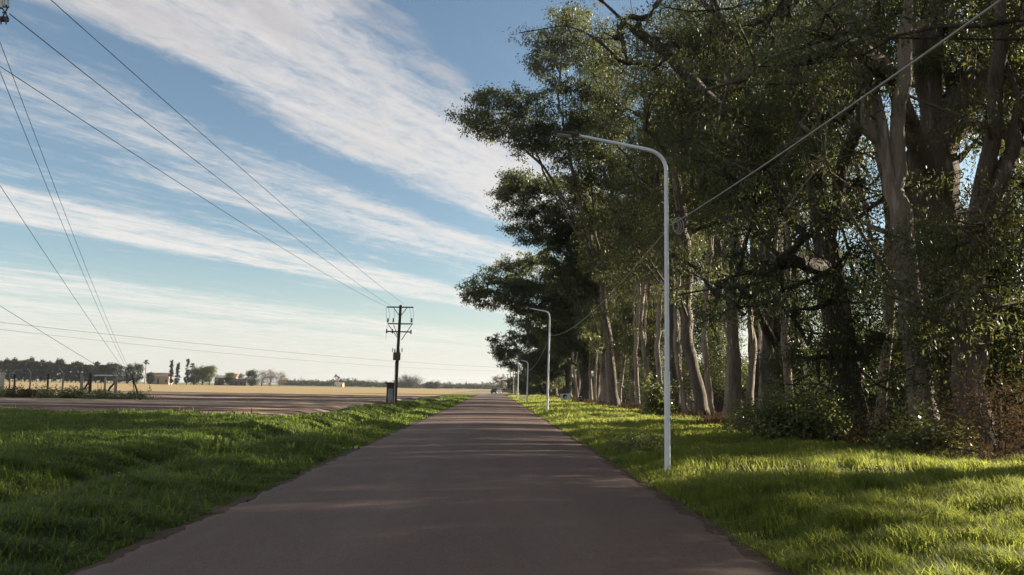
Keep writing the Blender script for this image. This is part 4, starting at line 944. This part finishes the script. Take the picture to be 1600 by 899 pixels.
# houses
GHs = 'farm buildings across the field'
def house(px0, px1, eave, ridge, wallc, roofc, label, Yd=510.0, openings=3):
    a = on(px0, Yd); c = on(px1, Yd); Wd = c[0]-a[0]; he = at((px0+px1)/2, eave, Yd)[2]; hr = at((px0+px1)/2, ridge, Yd)[2]
    o_ = empty('farmhouse', ((a[0]+c[0])/2, Yd, 0), label, 'house', GHs); Dp = 7.0
    m_ = MB(); m_.box((0, Dp/2, he/2), (Wd*.94, Dp*.9, he)); m_.build('wall', plain('house_wall', wallc), o_)
    m_ = MB(); m_.poly([(-Wd/2, 0, he+.02), (-Wd/2, Dp, he+.02), (-Wd/2, Dp/2, hr)], (Wd, 0, 0)); m_.build('roof', plain('house_roof', roofc), o_)
    for k in range(openings):
        x_ = -Wd*.35 + Wd*.7*k/max(1, openings-1); door = k == 1
        m_ = MB(); m_.box((x_, Dp*.05-.02, he*.45 if not door else he*.38), (.9, .06, he*.35 if not door else he*.72)); m_.build('door' if door else 'window', MT['black'], o_)
house(229, 264, 588.5, 582.5, (.46, .36, .30), (.33, .20, .16), 'long pale farmhouse with a faded red roof by the tall palm')
house(334, 350, 590.5, 586.5, (.12, .11, .12), (.30, .29, .29), 'low dark shed with a grey roof right of the olive-green tree')
house(352, 368, 589.5, 584.0, (.66, .48, .36), (.36, .19, .13), 'house with a sunlit gable and red roof', 520)
house(358, 380, 595.5, 592.0, (.10, .08, .09), (.17, .12, .13), 'low dark barn with a brown roof in front of the red-roofed house', 495)
house(522, 536, 599.5, 597.5, (.80, .70, .50), (.30, .2, .15), 'small pale house under the two palms', 690, 2)
# far low tree lines: one mass each
def treeline(name, px0, px1, Yd, hmin, hmax, leafm, label, n, seed, leaf):
    rg_ = np.random.default_rng(seed); a = on(px0, Yd)[0]; c = on(px1, Yd)[0]; cen_ = []
    for _ in range(n):
        x_ = rg_.uniform(a, c); hh = hmin + (hmax-hmin)*(.5+.5*sin(x_*.05+seed)*cos(x_*.021))*rg_.random(); Rr_ = hh*.45
        for _ in range(10): cen_.append((x_+rg_.normal(0, Rr_), Yd+rg_.normal(0, 6), abs(rg_.normal(.5, .28))*hh))
    V, r = leaves(cen_, 12, hmin*.22, leaf, 0, rg_, .8); nn = len(V)//4
    tag(link(name, mesh_np(name, V, np.full(nn, 4), np.arange(nn*4), r), MT[leafm]), label, 'tree line', None, 'stuff')
treeline('tree_line', 440, 640, 900, 4, 9, 'far_dark', 'low dark hedge line along the far edge of the stubble field', 130, 1, (1.6, 1.0))
treeline('tree_line', 450, 790, 1500, 5, 10, 'far_grey', 'hazy grey tree line on the horizon behind the far fields', 200, 2, (3.0, 2.0))
treeline('tree_line', 640, 790, 800, 2.5, 5, 'far_dark', 'low scrub on the horizon left of the road end', 70, 3, (1.4, 0.9))
treeline('tree_line', 835, 2300, 420, 3, 8, 'far_dark', 'far scrub line beyond the grove on the right', 260, 4, (1.2, .8))
for k, (px, w, top, lab) in enumerate([(632, 22, 590, 'rounded bare grey tree just right of the power pole'), (647, 26, 593, 'spreading bare grey tree with a sloping crown beside it'), (672, 14, 599, 'small grey tree right of the bare pair'), (681, 14, 598, 'small round grey tree farthest right of the bare trees')]):
    ft(px, w, top, 604, 'far_grey', lab, 480+k, .1, 640, 46, 'bark', 'bare_tree', (1.1, .5), 9)
# mast on the horizon
mz = on(729, 900); o_ = empty('radio_mast', (mz[0], 900, 0), 'thin pale mast on the horizon left of the road end', 'mast')
m_ = MB(); m_.tube([(0, 0, 0), (0, 0, at(729, 595.5, 900)[2])], [.8, .45], 6); m_.build('shaft', MT['concrete'], o_)
# bare fan-shaped tree and hedge trees at the road end
b_ = on(784, 245); Hh = at(784, 586, 245)[2]
rgk = np.random.default_rng(500); fan = [(rgk.normal(0, 1)*2.2*u, rgk.normal(0, 1)*1.2*u, 1.0 + (Hh-1.2)*u*(1-.1*rgk.random())) for u in np.sqrt(rgk.random(60))]
tree('bare_tree', b_, [[(0, 0, -.1), (0, 0, 1.0)], [(0, 0, .8), (-1.6, 0, Hh*.75)], [(0, 0, .8), (1.3, 0, Hh*.8)], [(0, 0, .8), (.1, 0, Hh*.9)]], fan, 'pale bare fan-shaped tree behind the parked cars', SG, .28, 501, 'bark_pale', 'far_bare', (.35, .09), 12, 4, .4, zmin=.4, flare=.1)
HG = 'dark hedge trees beyond the end of the row'
for k, (px, w, top, Yd, lab) in enumerate([(798, 9, 592, 235, 'narrow dark conifer beside the distant poles'), (805, 9, 592, 228, 'second narrow dark conifer nearer the hedge')]):
    b_ = on(px, Yd); Hh = at(px, top, Yd)[2]; blob_tree('hedge_tree', b_, Hh, w/2/F*Yd, .2, lab, HG, 'leaf_dark', 510+k, 40, (.4, .2), 20, .15, sp_=.4)
hb = blob_tree('hedge_tree', (8.2, 178, 0), 4.2, 2.6, .2, 'x', HG, 'leaf_dark', 520, 50, (.4, .2), 26, .15, sp_=.5); hk = [(c, []) for c in children(hb)]
hb['label'] = HL = 'dark rounded hedge tree in the hedge beyond the last eucalyptus'
for (x_, y_) in ((8.6, 186), (8.4, 194), (9.0, 203), (10.8, 174), (11.5, 182), (13.0, 170), (15.5, 172), (18, 176), (21, 170)): copy_thing(hb, hk, (x_, y_, 0), rg.uniform(0, 6), rg.uniform(.85, 1.15), HL, HG)

# fallen twigs on the bare patch
tw = MB(); rg2 = np.random.default_rng(77)
for _ in range(70):
    x_, y_ = rg2.normal(6.1, 1.3), rg2.normal(14.3, .45); a = rg2.uniform(0, pi); l_ = rg2.uniform(.1, .45); z_ = float(height(x_, y_))+.03
    tw.tube([(x_, y_, z_), (x_+cos(a)*l_*.5, y_+sin(a)*l_*.5, z_+.03), (x_+cos(a)*l_, y_+sin(a)*l_, z_)], [.008, .007, .004], 4)
tag(tw.build('fallen_twigs', plain('dry_twig', (.30, .24, .18), (.16, .12, .09), .9)), 'dry fallen twigs on the bare patch behind the near lamp', 'twigs', None, 'stuff')
# small white wild flowers in the left verge
V = []; x, y = scatter(lambda y: -max(5, .6*y), lambda y: -3.8, 4, 26, lambda y: 1.6*min(1, 12/y), lambda x, y: clump(x*.5, y*.5) > .45)
z = height(x, y) + .2
fl = np.stack([x, y, z], 1); off = np.array([[-1, -1, 0], [1, -1, .3], [1, 1, 0], [-1, 1, .4]])*.010
V = (fl[:, None] + off[None]).reshape(-1, 3); nn = len(fl)
tag(link('wild_flowers', mesh_np('wild_flowers', V, np.full(nn, 4), np.arange(nn*4)), MT['petal']), 'tiny white wild flowers scattered in the left meadow', 'flowers', None, 'stuff')

# ---------------------------------------------------------------- air: far things fade a little
hm = MB(); hm.box((0, 1850, 24), (6100, 4400, 54)); hz_m, t, o = mat('haze_air')
v = t.new('ShaderNodeVolumePrincipled'); v.inputs['Color'].default_value = (.86, .90, .95, 1); v.inputs['Density'].default_value = .00011; v.inputs['Anisotropy'].default_value = .45
t.l.new(v.outputs[0], o.inputs['Volume'])
tag(hm.build('haze', hz_m), kind='stuff')

# fallen leaves and bark flakes on the verge, the road edge and under the trees
rg3 = np.random.default_rng(150); n = 5200
x = np.where(rg3.random(n) < .25, rg3.uniform(1.6, 3.0, n), rg3.uniform(3.0, 14.0, n)); y = 3.5 + 45*rg3.random(n)**1.7
k = rg3.random(n) < np.clip((x-1.2)/7, .12, 1); x, y = x[k], y[k]; n = len(x)
on_road = x < 2.62
z = np.where(on_road, .055, height(x, y) + np.where(x > 9.5, .02, .07)) + .006
a = rg3.uniform(0, 2*pi, n); ln = rg3.uniform(.025, .06, n); wd_ = ln*rg3.uniform(.25, .5, n)
D = np.stack([np.cos(a), np.sin(a), rg3.normal(0, .12, n)], 1); S = np.stack([-np.sin(a), np.cos(a), rg3.normal(0, .2, n)], 1); P = np.stack([x, y, z], 1)
V = np.stack([P, P+D*ln[:, None]*.5+S*wd_[:, None], P+D*ln[:, None], P+D*ln[:, None]*.5-S*wd_[:, None]], 1).reshape(-1, 3)
MT['litter'] = leafy('fallen_leaf', (.10, .06, .035), (.17, .11, .065), (.30, .22, .14), (.12, .08, .04), .15, .8, .15)
tag(link('leaf_litter', mesh_np('leaf_litter', V, np.full(n, 4), np.arange(n*4), np.repeat(rg3.random(n), 4)), MT['litter']), 'dry fallen leaves and bark flakes on the right verge', 'leaf litter', None, 'stuff')
